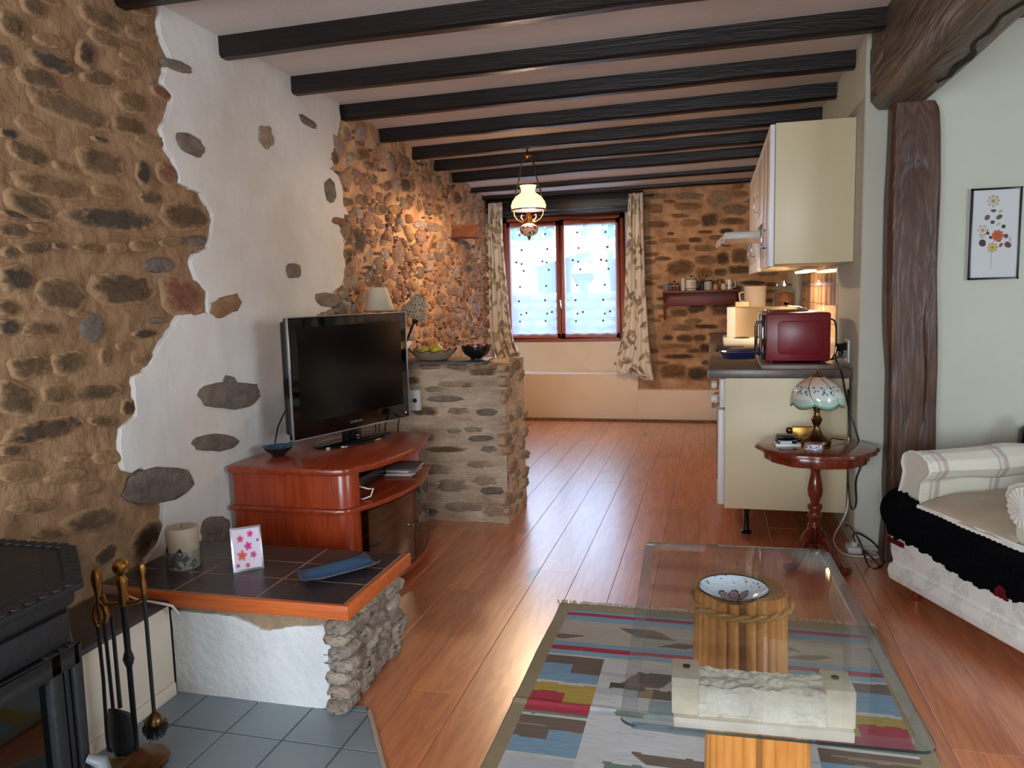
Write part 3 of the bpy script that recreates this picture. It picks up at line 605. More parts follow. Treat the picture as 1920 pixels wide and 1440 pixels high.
# net curtains
def netc(x0, x1, reds, greys, lab):
    z0, z1 = 0.885, 2.075
    def fn(u, v):
        x = x0+(x1-x0)*u; return (x, Yw-0.034-0.006*math.sin(u*22+v*2), z0+(z1-z0)*v)
    o = B().grid(fn, 40, 6).build('net_curtain', M_net, smooth=True); tag(o, lab, 'curtain', None)
    for lst, nm, c in ((reds, 'red_dot', (190, 40, 70)), (greys, 'grey_dot', (128, 140, 140))):
        for (px, py) in lst:
            p = fy(px, py, Yw-0.044)
            B().lathe([(0.0, -0.003), (0.011, -0.0025), (0.0125, 0), (0.011, 0.0025), (0, 0.003)], n=12, M=Matrix.Translation(p) @ Matrix.Rotation(PI/2, 4, 'X')).build(nm, mat(nm, c, 0.9) if nm not in bpy.data.materials else bpy.data.materials[nm], o)
netc(-2.16, -1.655, [(978,469),(1026,467),(968,492),(1017,490),(973,565),(1022,563),(987,587),(1035,585)], [(974,441),(1022,439),(978,495),(1025,492),(982,508),(1029,506),(975,538),(1024,536),(977,590),(1026,588),(975,603),(1023,602)], 'sheer white dotted net panel on the left window sash')
netc(-1.555, -0.99, [(1085,465),(1139,463),(1074,488),(1127,487),(1079,563),(1131,562),(1093,585),(1144,584)], [(1082,436),(1135,435),(1084,491),(1137,489),(1088,505),(1141,504),(1082,535),(1134,534),(1083,588),(1134,588),(1080,602),(1131,601)], 'sheer white dotted net panel on the right window sash')
# ---------------- outside
M_ext1 = mat('lavender_render', (158, 136, 160), 0.9); M_ext2 = mat('blue_grey_render', (56, 72, 100), 0.9); M_extroof = mat('pale_roof', (210, 226, 232), 0.8)
gr = struct(slab('ground_outside', -9, 6, 8.6, 24, -0.3, 0.35, mat('yard', (150, 156, 164), 0.9)))
t = thing('outbuilding', 'pinkish rendered outbuilding seen through the left sash', 'building', (-4.1, 15, 0.35))
B().box(-1.2, 0.85, 0, 1.2, 0, 1.95).build('wall', M_ext1, t); B().box(-1.3, 0.9, -.1, 1.2, 1.95, 2.02).build('roof', M_extroof, t)
t = thing('shed', 'blue grey shed with a pale sloping roof and white doorway', 'building', (-2.4, 13.4, 0.35))
B().box(-0.6, 1.2, 0, 1.2, 0, 1.55).build('wall', M_ext2, t)
B().prism([(-0.75, 1.42), (1.3, 1.95), (1.3, 2.03), (-0.75, 1.52)], -0.15, 1.3, Matrix(((1, 0, 0, 0), (0, 0, 1, 0), (0, 1, 0, 0), (0, 0, 0, 1)))).build('roof', M_extroof, t)
B().box(0.0, 0.42, -0.05, 0.0, 0.3, 1.32).lathe([(0.0, 0), (0.21, 0), (0.21, 0.05), (0, 0.05)], n=20, M=Matrix.Translation((0.21, 0, 1.32)) @ Matrix.Rotation(PI/2, 4, 'X')).build('doorway', M_white, t)
B().box(0.14, 0.30, -0.06, -0.05, 0.3, 1.2).build('door', M_ext2, t)
t = thing('dry_stone_wall', 'low grey dry stone wall across the yard outside the window', 'wall', (-2.4, 11.6, 0.35))
B().box(-3, 3, 0.05, 0.4, 0, 0.98).build('wall_core', mat('yard_wall', (84, 90, 98), 0.9), t)
PO = Plane((0, 11.65, 0), (1, 0, 0), (0, -1, 0)); M_yst = stonemat('yard_stone', [(110, 116, 126), (84, 92, 104), (136, 140, 146)]); TONE[9] = M_yst
for row in range(7):
    x = -3.9+rs.uniform(0, .2)
    while x < -0.9:
        w = rs.uniform(0.10, 0.2); s_ = put_stone(PO, x+w, 0.45+row*0.14, w, 0.062, 0, 0.05, 9, None, 0); s_.parent = t; s_.matrix_parent_inverse = Matrix.Translation((2.4, -11.6, -0.35)); x += 2*w+0.02
def shrub(x, y, z, r, lab, c, seed):
    b = B(); q = random.Random(seed)
    for _ in range(420):
        d = Vector((q.gauss(0, 1), q.gauss(0, 1), q.gauss(0, 1))).normalized()*r*q.uniform(.6, 1); u = Vector((q.gauss(0, 1), q.gauss(0, 1), q.gauss(0, 1))).normalized()*0.12; w = u.cross(Vector((q.random(), q.random(), 1))).normalized()*0.09
        b.add([d-u, d+w, d+u, d-w], [(0, 1, 2, 3)])
    t = thing('tree', lab, 'tree', (x, y, z)); b.build('foliage', mat('leaf_'+str(seed), c, 0.8), t); B().tube([(0, 0, -z+.35), (0.05, 0, -r*0.3), (0, 0, r*.5)], [0.09, 0.07, 0.03]).build('trunk', M_oak, t)
shrub(-4.35, 18, 3.2, 0.85, 'leafy green tree above the pinkish outbuilding', (84, 140, 66), 1); shrub(-2.5, 19.2, 3.3, 0.85, 'bright green tree between the outbuilding and the shed', (96, 150, 70), 2)
t = thing('bare_trunk', 'pale leaning tree trunk beside the shed', 'tree', (-2.0, 12.9, 0.35)); B().tube([(0.3, 0, 0), (0.2, 0, 1.2), (0.05, 0, 2.3), (-0.1, 0, 3.4)], [0.16, 0.13, 0.12, 0.1]).build('trunk', mat('bark', (150, 150, 160), 0.9, c2=(110, 110, 120), sc=8), t)
# ============================================================ BENCH, HEARTH, STOVE
rb = random.Random(21)
bench = thing('hearth_bench', 'low masonry hearth bench with dark tiled top and orange wooden edge', 'bench', (-1.6, 2.4, 0))
def loc(p, o): return Vector(p)-o.location
def bw(t, name, x0, x1, y0, y1, z0, z1, m, bevel=0.0, **k):
    l = t.location
    return B().box(x0-l.x, x1-l.x, y0-l.y, y1-l.y, z0-l.z, z1-l.z).build(name, m, t, bevel=bevel, **k)
bw(bench, 'core', -2.085, -1.20, 2.19, 2.60, 0, 0.325, M_mortar_pale)
# limewashed front with torn lower and right edge
pts = []
prof = [(-1.80, 0.0), (-1.6, 0.008), (-1.4, 0.0), (-1.25, 0.006), (-1.20, 0.02), (-1.205, 0.06), (-1.215, 0.10), (-1.20, 0.13), (-1.215, 0.17), (-1.20, 0.21), (-1.20, 0.265), (-1.185, 0.285), (-1.23, 0.295), (-1.30, 0.288), (-1.36, 0.278), (-1.42, 0.262), (-1.46, 0.262), (-1.50, 0.282), (-1.56, 0.30), (-1.66, 0.30), (-1.80, 0.302)]
for i in range(len(prof)):
    p, q = prof[i], prof[(i+1) % len(prof)]
    for j in range(5): t_ = j/5; pts.append((p[0]+(q[0]-p[0])*t_+rb.uniform(-.002, .002)+1.6, p[1]+(q[1]-p[1])*t_+rb.uniform(-.002, .002)))
B().prism(pts, 0, 0.05, Matrix(((1, 0, 0, 0), (0, 0, 1, 2.155-2.4), (0, 1, 0, 0), (0, 0, 0, 1)))).build('white_render', M_plaster_rough, bench, bevel=0.003, seg=1, label='rough white limewashed front')
B().prism([(-0.2, 0.25), (0.42, 0.25), (0.42, 0.326), (-0.2, 0.326)], 0.012, 0.05, Matrix(((1, 0, 0, 0), (0, 0, 1, 2.155-2.4), (0, 1, 0, 0), (0, 0, 0, 1)))).build('bare_mortar', M_mortar_pale, bench)
# end made of rough stones (faces right)
PE = Plane((-1.185, 2.17, 0), (0, 1, 0), (1, 0, 0)); PF2 = Plane((-1.20, 2.17, 0), (1, 0, 0), (0, -1, 0))
def bst(pl_, a, z, ra, rz, an, pr, tone=8):
    s_ = put_stone(pl_, a, z, ra, rz, an, pr, tone, None); s_.parent = bench; s_.matrix_parent_inverse = Matrix.Translation(-bench.location)
occe = []
for r_ in range(6):
    z = 0.03+r_*0.055; a = -0.02+rb.uniform(0, .03)
    while a < 0.42:
        w = rb.uniform(0.05, 0.09); bst(PE, a+w, z, w, 0.034, rb.uniform(-.3, .4), rb.uniform(.02, .038)); a += 1.75*w
for i, z in enumerate([0.03, 0.075, 0.125, 0.165, 0.21, 0.255, 0.295]):
    bst(PF2, 0.03+rb.uniform(-.01, .01), z, 0.045, 0.026, rb.uniform(-.15, .15), rb.uniform(.03, .045))
# slab: orange hardwood edge + tiles with tan grout
bw(bench, 'grout_bed', -2.085, -1.15, 2.165, 2.66, 0.325, 0.3692, M_slabgrout)
B().prism([(x+1.6, y-2.4) for x, y in [(-1.96, 2.135), (-1.128, 2.15), (-1.124, 2.675), (-1.144, 2.675), (-1.148, 2.168), (-1.96, 2.155)]], 0.322, 0.370).build('wooden_edge', M_orangewood, bench, bevel=0.003)
xs_ = [-2.083, -1.79, -1.47, -1.15]; ys_ = [2.168, 2.335, 2.50, 2.66]
for i in range(3):
    for (y0, y1) in ((2.166, 2.335), (2.34, 2.495), (2.5, 2.66)):
        bw(bench, 'tile', xs_[i]+0.0025, xs_[i+1]-0.0025, y0, y1, 0.36, 0.3700, M_slabtile, bevel=0.001, seg=1)
# raised ledge running toward the stove
ledge = thing('stove_ledge', 'low cream masonry ledge behind the fire irons with dark top', 'ledge', (-1.95, 1.6, 0))
bw(ledge, 'render', -2.06, -1.80, 1.56, 2.15, 0, 0.325, M_cream, bevel=0.004)
bw(ledge, 'top', -2.06, -1.79, 1.56, 2.15, 0.325, 0.345, M_slabtile, bevel=0.003)
bw(ledge, 'skirting', -1.80, -1.788, 1.56, 2.14, 0, 0.05, M_cream, bevel=0.002)
# hearth floor of grey blue tiles
HP = [(-2.13, 0.2), (-0.35, 0.2), (-0.35, 1.02), (-0.923, 1.911), (-1.10, 2.20), (-2.13, 2.20)]
hearth = struct(B().prism(HP, -0.02, 0.0035).build('trim_1', M_grout))
B().tube([(-0.345, 1.02, 0.002), (-0.915, 1.911, 0.002), (-1.085, 2.18, 0.002)], 0.010, 6).build('edge_strip', mat('hearth_edge', (168, 150, 130), 0.8), hearth)
def clip(poly, P):
    out = poly
    for i in range(len(P)):
        a, b_ = P[i], P[(i+1) % len(P)]; inp = out; out = []
        if not inp: break
        def side(p): return (b_[0]-a[0])*(p[1]-a[1])-(b_[1]-a[1])*(p[0]-a[0])
        for j in range(len(inp)):
            p, q = inp[j], inp[(j+1) % len(inp)]; sp, sq = side(p), side(q)
            if sp >= 0: out.append(p)
            if (sp >= 0) != (sq >= 0): t_ = sp/(sp-sq); out.append((p[0]+(q[0]-p[0])*t_, p[1]+(q[1]-p[1])*t_))
    return out
for i in range(-4, 5):
    for j in range(-7, 2):
        x0 = -1.277+0.2*i; y0 = 1.967+0.2*j
        c = clip([(x0+.003, y0+.003), (x0+.197, y0+.003), (x0+.197, y0+.197), (x0+.003, y0+.197)], HP)
        if len(c) >= 3:
            ar = abs(sum(c[k][0]*c[(k+1) % len(c)][1]-c[(k+1) % len(c)][0]*c[k][1] for k in range(len(c))))/2
            if ar > 0.001: B().prism(c, 0.0, 0.008).build('tile', M_tileblue, hearth, bevel=0.001, seg=1)
# stove
stove = thing('wood_stove', 'black cast iron wood stove with glass front at the left edge', 'stove', (-1.7, 1.1, 0.008))
def plan(e): return [(-0.29-e, -0.5-e), (0.12+e*.5, -0.5-e), (0.34+e, -0.27), (0.34+e, 0.235+e*.4), (0.125+e*.6, 0.435+e), (-0.17-e, 0.435+e), (-0.29-e, 0.34)]
B().prism(plan(-0.03), 0.10, 0.60).build('body', M_cast, stove, bevel=0.006)
B().prism(plan(-0.015), 0.60, 0.672).build('upper_band', M_cast, stove, bevel=0.006)
B().prism(plan(-0.025), 0.672, 0.686).build('shadow_gap', M_black, stove)
B().prism(plan(0.0), 0.686, 0.722).build('cornice', M_cast, stove, bevel=0.012)
B().prism(plan(0.02), 0.722, 0.738).build('top_plate', M_cast, stove, bevel=0.005)
b = B(); P_ = plan(0.0)
for i in range(len(P_)):
    p, q = Vector((*P_[i], 0)), Vector((*P_[(i+1) % len(P_)], 0)); n = int((q-p).length/0.032)
    for k in range(n):
        c = p+(q-p)*((k+.5)/n); b.lathe([(0.017, 0.725), (0.017, 0.742), (0.0, 0.746)], (c.x, c.y, 0), 10)
b.build('scalloped_rim', M_cast, stove, smooth=True, kind='stuff')
B().prism([(x*.9, y*.9) for x, y in plan(-0.02)], 0.735, 0.741).build('top_grille', M_cast, stove, bevel=0.003)
d = B(); X_ = 0.312
d.box(X_, X_+.028, -0.23, 0.235, 0.55, 0.60).box(X_, X_+.028, -0.23, 0.235, 0.12, 0.18).box(X_, X_+.028, 0.155, 0.185, 0.12, 0.60).box(X_, X_+.02, 0.195, 0.21, 0.12, 0.6).box(X_, X_+.028, 0.215, 0.235, 0.12, 0.60).box(X_, X_+.028, -0.23, -0.19, 0.12, 0.6)
door = d.build('door', M_cast, stove, bevel=0.004)
B().box(X_-0.01, X_+0.008, -0.20, 0.165, 0.17, 0.56).build('pane', M_stoveglass, door)
B().tube([(X_+.03, 0.225, 0.33), (X_+.055, 0.235, 0.32), (X_+.06, 0.24, 0.27), (X_+.055, 0.24, 0.15), (X_+.03, 0.24, 0.12)], [0.01, 0.016, 0.019, 0.018, 0.01], 12).build('handle', mat('grey_handle', (110, 116, 120), 0.5), door, smooth=True)
for sx, sy in ((-0.25, -.4), (.25, -.3), (.25, .2), (-.25, .3)):
    B().lathe([(0.03, 0), (0.022, 0.04), (0.03, 0.11)], (sx, sy, 0), 12).build('leg', M_cast, stove, smooth=True)
# crumpled clear bag on the ledge
bag = thing('clear_bag', 'crumpled clear plastic bag between stove and fire irons', 'bag', (-1.88, 1.72, 0.345))
b = B(); rq = random.Random(4)
b.lathe([(0.05, 0), (0.075, 0.03), (0.065, 0.1), (0.05, 0.16), (0.03, 0.19), (0.045, 0.24)], n=14, wob=lambda a: 1+0.18*math.sin(a*5)+0.1*math.sin(a*9)); b.build('film', M_clear, bag, smooth=False)
# fire irons
fi = thing('fire_iron_stand', 'black and brass fire iron stand with a brass ball top', 'fire irons', (-1.63, 1.765, 0.008))
B().lathe([(0.0, 0.0), (0.085, 0.0), (0.088, 0.012), (0.07, 0.022), (0.035, 0.03), (0.018, 0.045), (0.0, 0.05)], n=28).build('base', M_abrass, fi, smooth=True)
B().lathe([(0.008, 0.03), (0.008, 0.30), (0.012, 0.31), (0.016, 0.325), (0.012, 0.34), (0.009, 0.35), (0.010, 0.485)], n=12).build('pole', M_iron, fi, smooth=True)
B().lathe([(0.011, 0.485), (0.015, 0.50), (0.012, 0.53), (0.017, 0.56), (0.008, 0.575), (0.012, 0.58)], n=14).build('handle', M_brass, fi, smooth=True)
B().sphere((0, 0, 0.60), 0.023, 18, 10).build('ball', M_brass, fi, smooth=True)
B().tube([(-.09, .02, .50), (-.06, .0, .485), (0, 0, .49), (.05, .0, .50), (.085, -.01, .52)], 0.006, 8).build('cross_arm', M_brass, fi, smooth=True)
def iron(name, lab, x, y, head, headlab):
    t = thing(name, lab, 'fire tool', (x, y, 0.008), 0, None)
    return t
t = thing('hearth_brush', 'black hearth brush with brass handle, right of the stand', 'fire tool', (-1.545, 1.75, 0.008))
B().lathe([(0.006, 0.53), (0.010, 0.56), (0.006, 0.585), (0.012, 0.605), (0.008, 0.618), (0, 0.62)], n=12).build('handle', M_brass, t, smooth=True)
B().lathe([(0.0055, 0.17), (0.0055, 0.53)], n=8).build('rod', M_iron, t, smooth=True)
B().lathe([(0.006, 0.18), (0.022, 0.165), (0.026, 0.15), (0.024, 0.145)], n=16).build('brush_cap', M_abrass, t, smooth=True)
b = B(); q = random.Random(2)
for k in range(260):
    a = q.uniform(0, 2*PI); e_ = q.uniform(-1.3, .35); rr2 = .034*math.cos(e_)
    b.tube([(0.3*rr2*math.cos(a), .3*rr2*math.sin(a), .15), (rr2*math.cos(a), rr2*math.sin(a), .135+.036*math.sin(e_)+q.uniform(-.004, .004))], 0.0018, 3)
b.build('bristles', M_iron, t, kind='stuff')
t = thing('hearth_shovel', 'black hearth shovel hanging at the middle of the stand', 'fire tool', (-1.632, 1.70, 0.008))
B().lathe([(0.006, 0.20), (0.005, 0.47)], (0, 0.02, 0), n=8).build('rod', M_iron, t, smooth=True)
def shf(u, v):
    a = (u-.5)*2; w = 0.042*(1-0.25*abs(v-.5)**2*2)*(1 if v > .12 else .75+v*2)
    return (a*w, 0.018*(1-a*a)*-1+0.015, 0.065+0.145*v*(1-0.12*a*a))
B().grid(shf, 10, 10).build('blade', M_iron, t, smooth=True, solid=0.003)
t = thing('log_tongs', 'log tongs with brass bow handles, left of the stand', 'fire tool', (-1.72, 1.77, 0.008))
B().lathe([(0.006, 0.43), (0.009, 0.47), (0.007, 0.50), (0.014, 0.54), (0.016, 0.565), (0.009, 0.585), (0, 0.588)], (-.002, 0, 0), n=12).build('handle', M_brass, t, smooth=True)
B().tube([(-.012, 0, .41), (-.022, 0, .44), (-.016, 0, .475), (0, 0, .49), (.016, 0, .475), (.022, 0, .45), (.014, 0, .425)], [0.007, .009, .008, .006, .008, .009, .007], 8).build('bow', M_brass, t, smooth=True)
for s_ in (-1, 1): B().tube([(.012*s_, 0, .425), (.012*s_+0.002, 0, .25), (.016*s_, 0, .07), (.004*s_, -0.01, .03)], 0.0052, 8).build('arm', M_iron, t, smooth=True)
t = thing('white_cable', 'white cable looped over the end of the hearth bench', 'cable', (-1.8, 2.1, 0.33))
B().tube([(-0.18, .04, .023), (-0.08, .0, .024), (0.02, -0.01, .024), (0.045, 0.01, .01), (0.05, 0.035, -.03)], 0.0045, 8).build('wire', M_white, t, smooth=True)
# things on the bench
t = thing('pillar_candle', 'cream pillar candle with dark leaf shapes in a glass', 'candle', (-1.915, 2.385, 0.370))
B().lathe([(0.0, 0), (0.056, 0.0), (0.058, 0.006), (0.058, 0.145), (0.054, 0.152), (0.0, 0.146)], n=32).build('wax', mat('cream_wax', (176, 160, 138), 0.5), t, smooth=True)
b = B(); q = random.Random(9)
for k in range(14):
    a = -PI/2+q.uniform(-1.4, 1.6); z = q.uniform(0.012, 0.07); w = q.uniform(.012, .03); h = q.uniform(.015, .035)
    vs = [(0.0592*math.cos(a+dx/0.058), 0.0592*math.sin(a+dx/0.058), z+dz) for dx, dz in ((-w, 0), (0, -h*.5), (w, 0), (w*.4, h), (-w*.5, h*.4))]
    b.add(vs, [(0, 1, 2, 3, 4)])
b.build('leaf_print', mat('dark_leaf', (44, 44, 44), 0.7), t)
B().lathe([(0.0001, 0), (0.064, 0), (0.064, 0.07), (0.062, 0.07), (0.062, 0.004)], n=32).build('glass', M_clear, t, smooth=True)
B().lathe([(0.0015, 0.146), (0.001, 0.16)], n=6).build('wick', M_black, t)
def flower_frame():
    t = thing('photo_frame', 'small tilted frame with pink blossom print on the bench', 'picture frame', (-1.640, 2.385, 0.370), math.radians(40))
    Mx = Matrix.Rotation(math.radians(-16), 4, 'X')
    w, h = 0.108, 0.160
    B().box(-w/2, w/2, 0, 0.008, 0, h, Mx).build('frame', M_silver, t, bevel=0.001)
    fl = [(.28, .76, .14, (232, 96, 140)), (.66, .86, .13, (226, 84, 150)), (.55, .56, .16, (228, 70, 150)), (.30, .34, .20, (240, 110, 100)), (.72, .33, .13, (206, 96, 150)), (.48, .08, .10, (232, 110, 120)), (.12, .10, .08, (190, 90, 140)), (.92, .68, .06, (150, 80, 140))]
    def cf(u, v):
        for x, y, r, c in fl:
            dx, dy = (u-x), (v-y)*1.35; d_ = math.hypot(dx, dy); a = math.atan2(dy, dx)
            if d_ < r*(0.55+0.45*abs(math.cos(2.5*a+x*9))): 
                k = d_/r; return L([min(255, int(c[i]*(0.75+.25*k)+30*k)) for i in range(3)])
        return L((226, 216, 232))
    p = B().grid(lambda u, v: Mx @ Vector((-w/2+.007+(w-.014)*u, -0.001, .008+(h-.016)*v)), 60, 80, cf).build('print', M_paint, t)
    B().box(-.03, .03, 0, 0.004, 0, .1, Matrix.Translation((0, .075, 0)) @ Matrix.Rotation(math.radians(14), 4, 'X')).build('easel_back', M_black, t)
    B().box(-w/2+.004, w/2-.004, .008, .011, .004, h-.006, Mx).build('backing', M_black, t)
flower_frame()
t = thing('long_dish', 'long blue glazed dish lying on the dark tiles', 'dish', (-1.295, 2.42, 0.370), math.radians(53))
def dish(u, v):
    x = (u-.5)*0.285; y = (v-.5)*0.125
    return (x*(1-0.1*abs(v-.5)), y, 0.004+0.020*abs(2*(v-.5))**2.2+0.010*abs(2*(u-.5))**6)
def dcol(u, v):
    k = min(1, abs(2*(v-.5))**1.5+0.7*abs(2*(u-.5))**5+0.12*mnoise.noise(Vector((u*9, v*9, 0)))); k = max(0, k); a, c = (64, 116, 176), (54, 62, 70)
    return L([a[i]+(c[i]-a[i])*k for i in range(3)])
B().grid(dish, 44, 20, dcol).build('dish_body', M_ceramicp, t, smooth=True, solid=0.006)
# ============================================================ TV STAND AND TV
ts = thing('television_stand', 'cherry wood television stand with curved front and smoked glass doors', 'tv stand', (-1.8, 3.40, 0))
def front(y, base=-1.505, bulge=0.11, y0=2.97, y1=3.86):
    t_ = (y-y0)/(y1-y0); return base+bulge*math.sin(PI*min(max(t_, 0), 1))**0.9
def stplan(e, yl=2.955, yr=3.86, xb=-2.10, bulge=0.10):
    P = [(xb, yl-e), (-1.575, yl-e)]
    for k in range(5): a = -PI/2+PI/2*k/4*0.8; P.append((-1.575+0.055*math.cos(a)+e*.6, yl+0.055+0.055*math.sin(a)-e*.6))
    for k in range(1, 15):
        y = yl+0.09+(yr-yl-0.09)*k/14; P.append((-1.515+bulge*math.sin(PI*(y-yl)/(yr-yl+0.05))**1.1+e, y))
    P += [(xb, yr+e)]
    return [(x+1.8, y-3.40) for x, y in P]
B().prism(stplan(0.015), 0.588, 0.620).build('top', M_cherry_h, ts, bevel=0.009)
B().prism(stplan(0.012), 0.415, 0.440).build('shelf', M_cherry_h, ts, bevel=0.008)
B().prism(stplan(0.012), 0.035, 0.065).build('plinth', M_cherry_h, ts, bevel=0.008)
side = [(-2.09, 2.965), (-1.575, 2.965), (-1.545, 2.975), (-1.525, 3.0), (-1.51, 3.05), (-1.53, 3.055), (-1.56, 3.0), (-1.60, 2.985), (-2.09, 2.985)]
B().prism([(x+1.8, y-3.4) for x, y in side], 0.065, 0.588).build('side_panel', M_cherry, ts, bevel=0.003)
bw(ts, 'side_panel', -2.09, -1.53, 3.80, 3.82, 0.065, 0.588, M_cherry, bevel=0.002)
bw(ts, 'back_panel', -2.09, -2.075, 2.98, 3.81, 0.065, 0.588, M_cherry)
bw(ts, 'inner_shelf', -2.07, -1.56, 2.99, 3.80, 0.24, 0.255, M_cherry)
for (ya, yb) in ((3.065, 3.425), (3.43, 3.80)):
    b = B(); n = 10; vs = []
    for i in range(n+1):
        y = ya+(yb-ya)*i/n; x = -1.515+0.10*math.sin(PI*(y-2.955)/(0.955))**1.1
        vs.append((x+1.8, y-3.4))
    poly = vs+[(x-0.006, y) for x, y in reversed(vs)]
    dr = B().prism(poly, 0.075, 0.408).build('door', M_smoke, ts, bevel=0.0)
    B().lathe([(0.008, 0), (0.010, 0.012), (0, 0.014)], n=12, M=Matrix.Translation((vs[1 if ya > 3.3 else n-1][0], vs[1 if ya > 3.3 else n-1][1], 0.25)) @ Matrix.Rotation(PI/2, 4, 'Y')).build('knob', M_chrome, dr, smooth=True)
for sx, sy in ((-.2, -.35), (.22, -.3), (.24, .15), (-.2, .35)): B().lathe([(0.028, 0), (0.028, 0.036)], (sx, sy, 0), 14).build('foot', M_black, ts)
# boxed set with red lettering behind the left door, papers and player in the open bay
def text(s, size, m, parent, M, name='lettering', ext=0.0004):
    c = bpy.data.curves.new('t', 'FONT'); c.body = s; c.size = size; c.extrude = ext; c.align_x = 'CENTER'
    o = bpy.data.objects.new('t', c); COL.objects.link(o); bpy.context.view_layer.update()
    dg = bpy.context.evaluated_depsgraph_get(); me = bpy.data.meshes.new_from_object(o.evaluated_get(dg)); bpy.data.objects.remove(o)
    me.materials.clear(); me.materials.append(m); o2 = bpy.data.objects.new(name, me); COL.objects.link(o2); o2.parent = parent; o2.matrix_basis = M; return o2
t = thing('boxed_set', 'dark box with red lettering behind the smoked glass door', 'box', (-1.66, 3.17, 0.256))
B().box(-.09, .09, -.10, .10, 0, .135).build('carton', mat('dark_carton', (84, 64, 58), 0.6), t, bevel=0.003)
text('NAMMAK', 0.034, mat('red_print', (220, 84, 70), 0.6, emit=None), t, Matrix.Translation((0.0915, -0.02, 0.06)) @ Matrix(((0, 0, 1, 0), (1, 0, 0, 0), (0, 1, 0, 0), (0, 0, 0, 1))))
t = thing('media_player', 'black flat media player in the open bay of the stand', 'player', (-1.78, 3.35, 0.440))
B().box(-.16, .16, -.22, .22, 0.006, .06).build('case', M_black, t, bevel=0.004)
for a_, c_ in ((-.12, -.18), (.12, -.18), (.12, .18), (-.12, .18)): B().lathe([(0.012, 0), (0.012, 0.007)], (a_, c_, 0), 10).build('foot', M_black, t)
for i, (dx, dy, rz_) in enumerate([(0, 0, .1), (.008, -.02, .25), (-.006, .01, -.05), (.01, .0, .16)]):
    t = thing('magazine', ['magazine at the bottom of the small pile in the stand', 'magazine lying second in the pile in the stand', 'magazine lying third in the pile in the stand', 'magazine on top of the small pile in the stand'][i], 'magazine', (-1.57+dx, 3.68+dy, 0.441+i*0.0085), rz_, 'magazines in the television stand')
    B().box(-.075, .075, -.1, .1, 0, .008).build('pages', mat('paper_%d' % i, [(190, 180, 172), (160, 150, 150), (200, 190, 176), (96, 90, 92)][i], 0.7), t, bevel=0.001)
t = thing('white_game_cable', 'white cable end looping out of the stand bay', 'cable', (-1.50, 3.09, 0.441))
B().tube([(-.1, .03, .03), (-.03, .0, .07), (0.004, .02, .055), (.012, .05, .05), (.0, .045, .015), (-.03, .02, .006), (-.09, .06, .006)], 0.0035, 8).build('wire', M_white, t, smooth=True)
# television
A0 = Vector((-1.902, 3.189, 0.69)); A1 = Vector((-1.634, 3.954, 0.69)); dv = (A1-A0); wtv = dv.length; angtv = math.atan2(dv.y, dv.x)
tv = thing('television', 'flat black television on a glossy oval stand', 'television', ((A0.x+A1.x)/2, (A0.y+A1.y)/2, 0.620), angtv)
Wt = wtv; Ht = 0.575; zb = 0.07
B().box(-Wt/2, Wt/2, 0.0, 0.035, zb, zb+Ht).build('bezel', M_gloss, tv, bevel=0.006)
tr = 0.0045
B().box(-Wt/2-tr, Wt/2+tr, -.002, 0.012, zb-tr, zb+.001).box(-Wt/2-tr, Wt/2+tr, -.002, .012, zb+Ht-.001, zb+Ht+tr).box(-Wt/2-tr, -Wt/2+.001, -.002, .012, zb, zb+Ht).box(Wt/2-.001, Wt/2+tr, -.002, .012, zb, zb+Ht).build('trim', M_silver, tv, bevel=0.002)
B().box(-Wt/2+.045, Wt/2-.045, -.0008, .003, zb+.075, zb+Ht-.045).build('screen', M_screen, tv)
B().box(-Wt/2+.01, Wt/2-.01, .03, .075, zb+.02, zb+Ht-.015).box(-.25, .25, .07, .10, zb+.06, zb+Ht-.12).build('rear_housing', M_black, tv, bevel=0.012)
B().lathe([(0, 0), (1, 0), (1.0, 0.008), (0.96, 0.013), (0, 0.02)], n=48, M=Matrix.Translation((0, .03, 0)) @ Matrix.Diagonal((0.245, 0.125, 1, 1))).build('stand_base', M_gloss, tv, smooth=True)
B().box(-.055, .055, .02, .06, 0.012, zb+.03).build('neck', M_gloss, tv, bevel=0.01)
text('SAMSUNG', 0.019, M_silver, tv, Matrix.Translation((0, -0.0015, zb+.028)) @ Matrix.Rotation(PI/2, 4, 'X'), 'brand_lettering')
B().lathe([(0.004, 0), (0, .002)], n=10, M=Matrix.Translation((Wt/2-.03, -.001, zb+.025)) @ Matrix.Rotation(PI/2, 4, 'X')).build('standby_light', mat('red_led', (220, 150, 150), 0.3, emit=(255, 170, 170), es=1.2), tv)
t = thing('tv_cable', 'black cable hanging behind the left side of the television', 'cable', (-1.98, 3.3, 0.62))
p0 = fy(541, 757, 3.32); p1 = fy(521, 800, 3.34); p2 = fy(514, 840, 3.32)
B().tube([p - t.location for p in (p0+Vector((.08, .02, .03)), p0, p1, p2)], 0.004, 8).build('wire', M_black, t, smooth=True)
for i, (xa, xb_) in enumerate(((700, 705), (713, 711), (727, 722), (751, 746))):
    t = thing('black_lead', ['short black lead, leftmost under the television', 'short black lead, second from the left under the television', 'short black lead, third from the left under the television', 'black lead nearest the right corner under the television'][i], 'cable', (-1.9, 3.88, 0.62), 0, 'leads behind the television')
    q0 = fy(xa, 770, 3.92); q1 = fy(xb_, 806 - 2*i, 3.92); B().tube([q0 - t.location+Vector((0, 0, .12)), q0-t.location, q1-t.location, q1-t.location-Vector((0, 0, .3))], 0.004 if i < 3 else .0045, 8).build('wire', M_black, t, smooth=True)
t = thing('small_bowl', 'small dark blue glazed bowl on the television stand', 'bowl', (-1.985, 3.18, 0.620))
def bowlcol(u, v): return L((50, 74, 96)) if v > .5 else L((22, 26, 34))
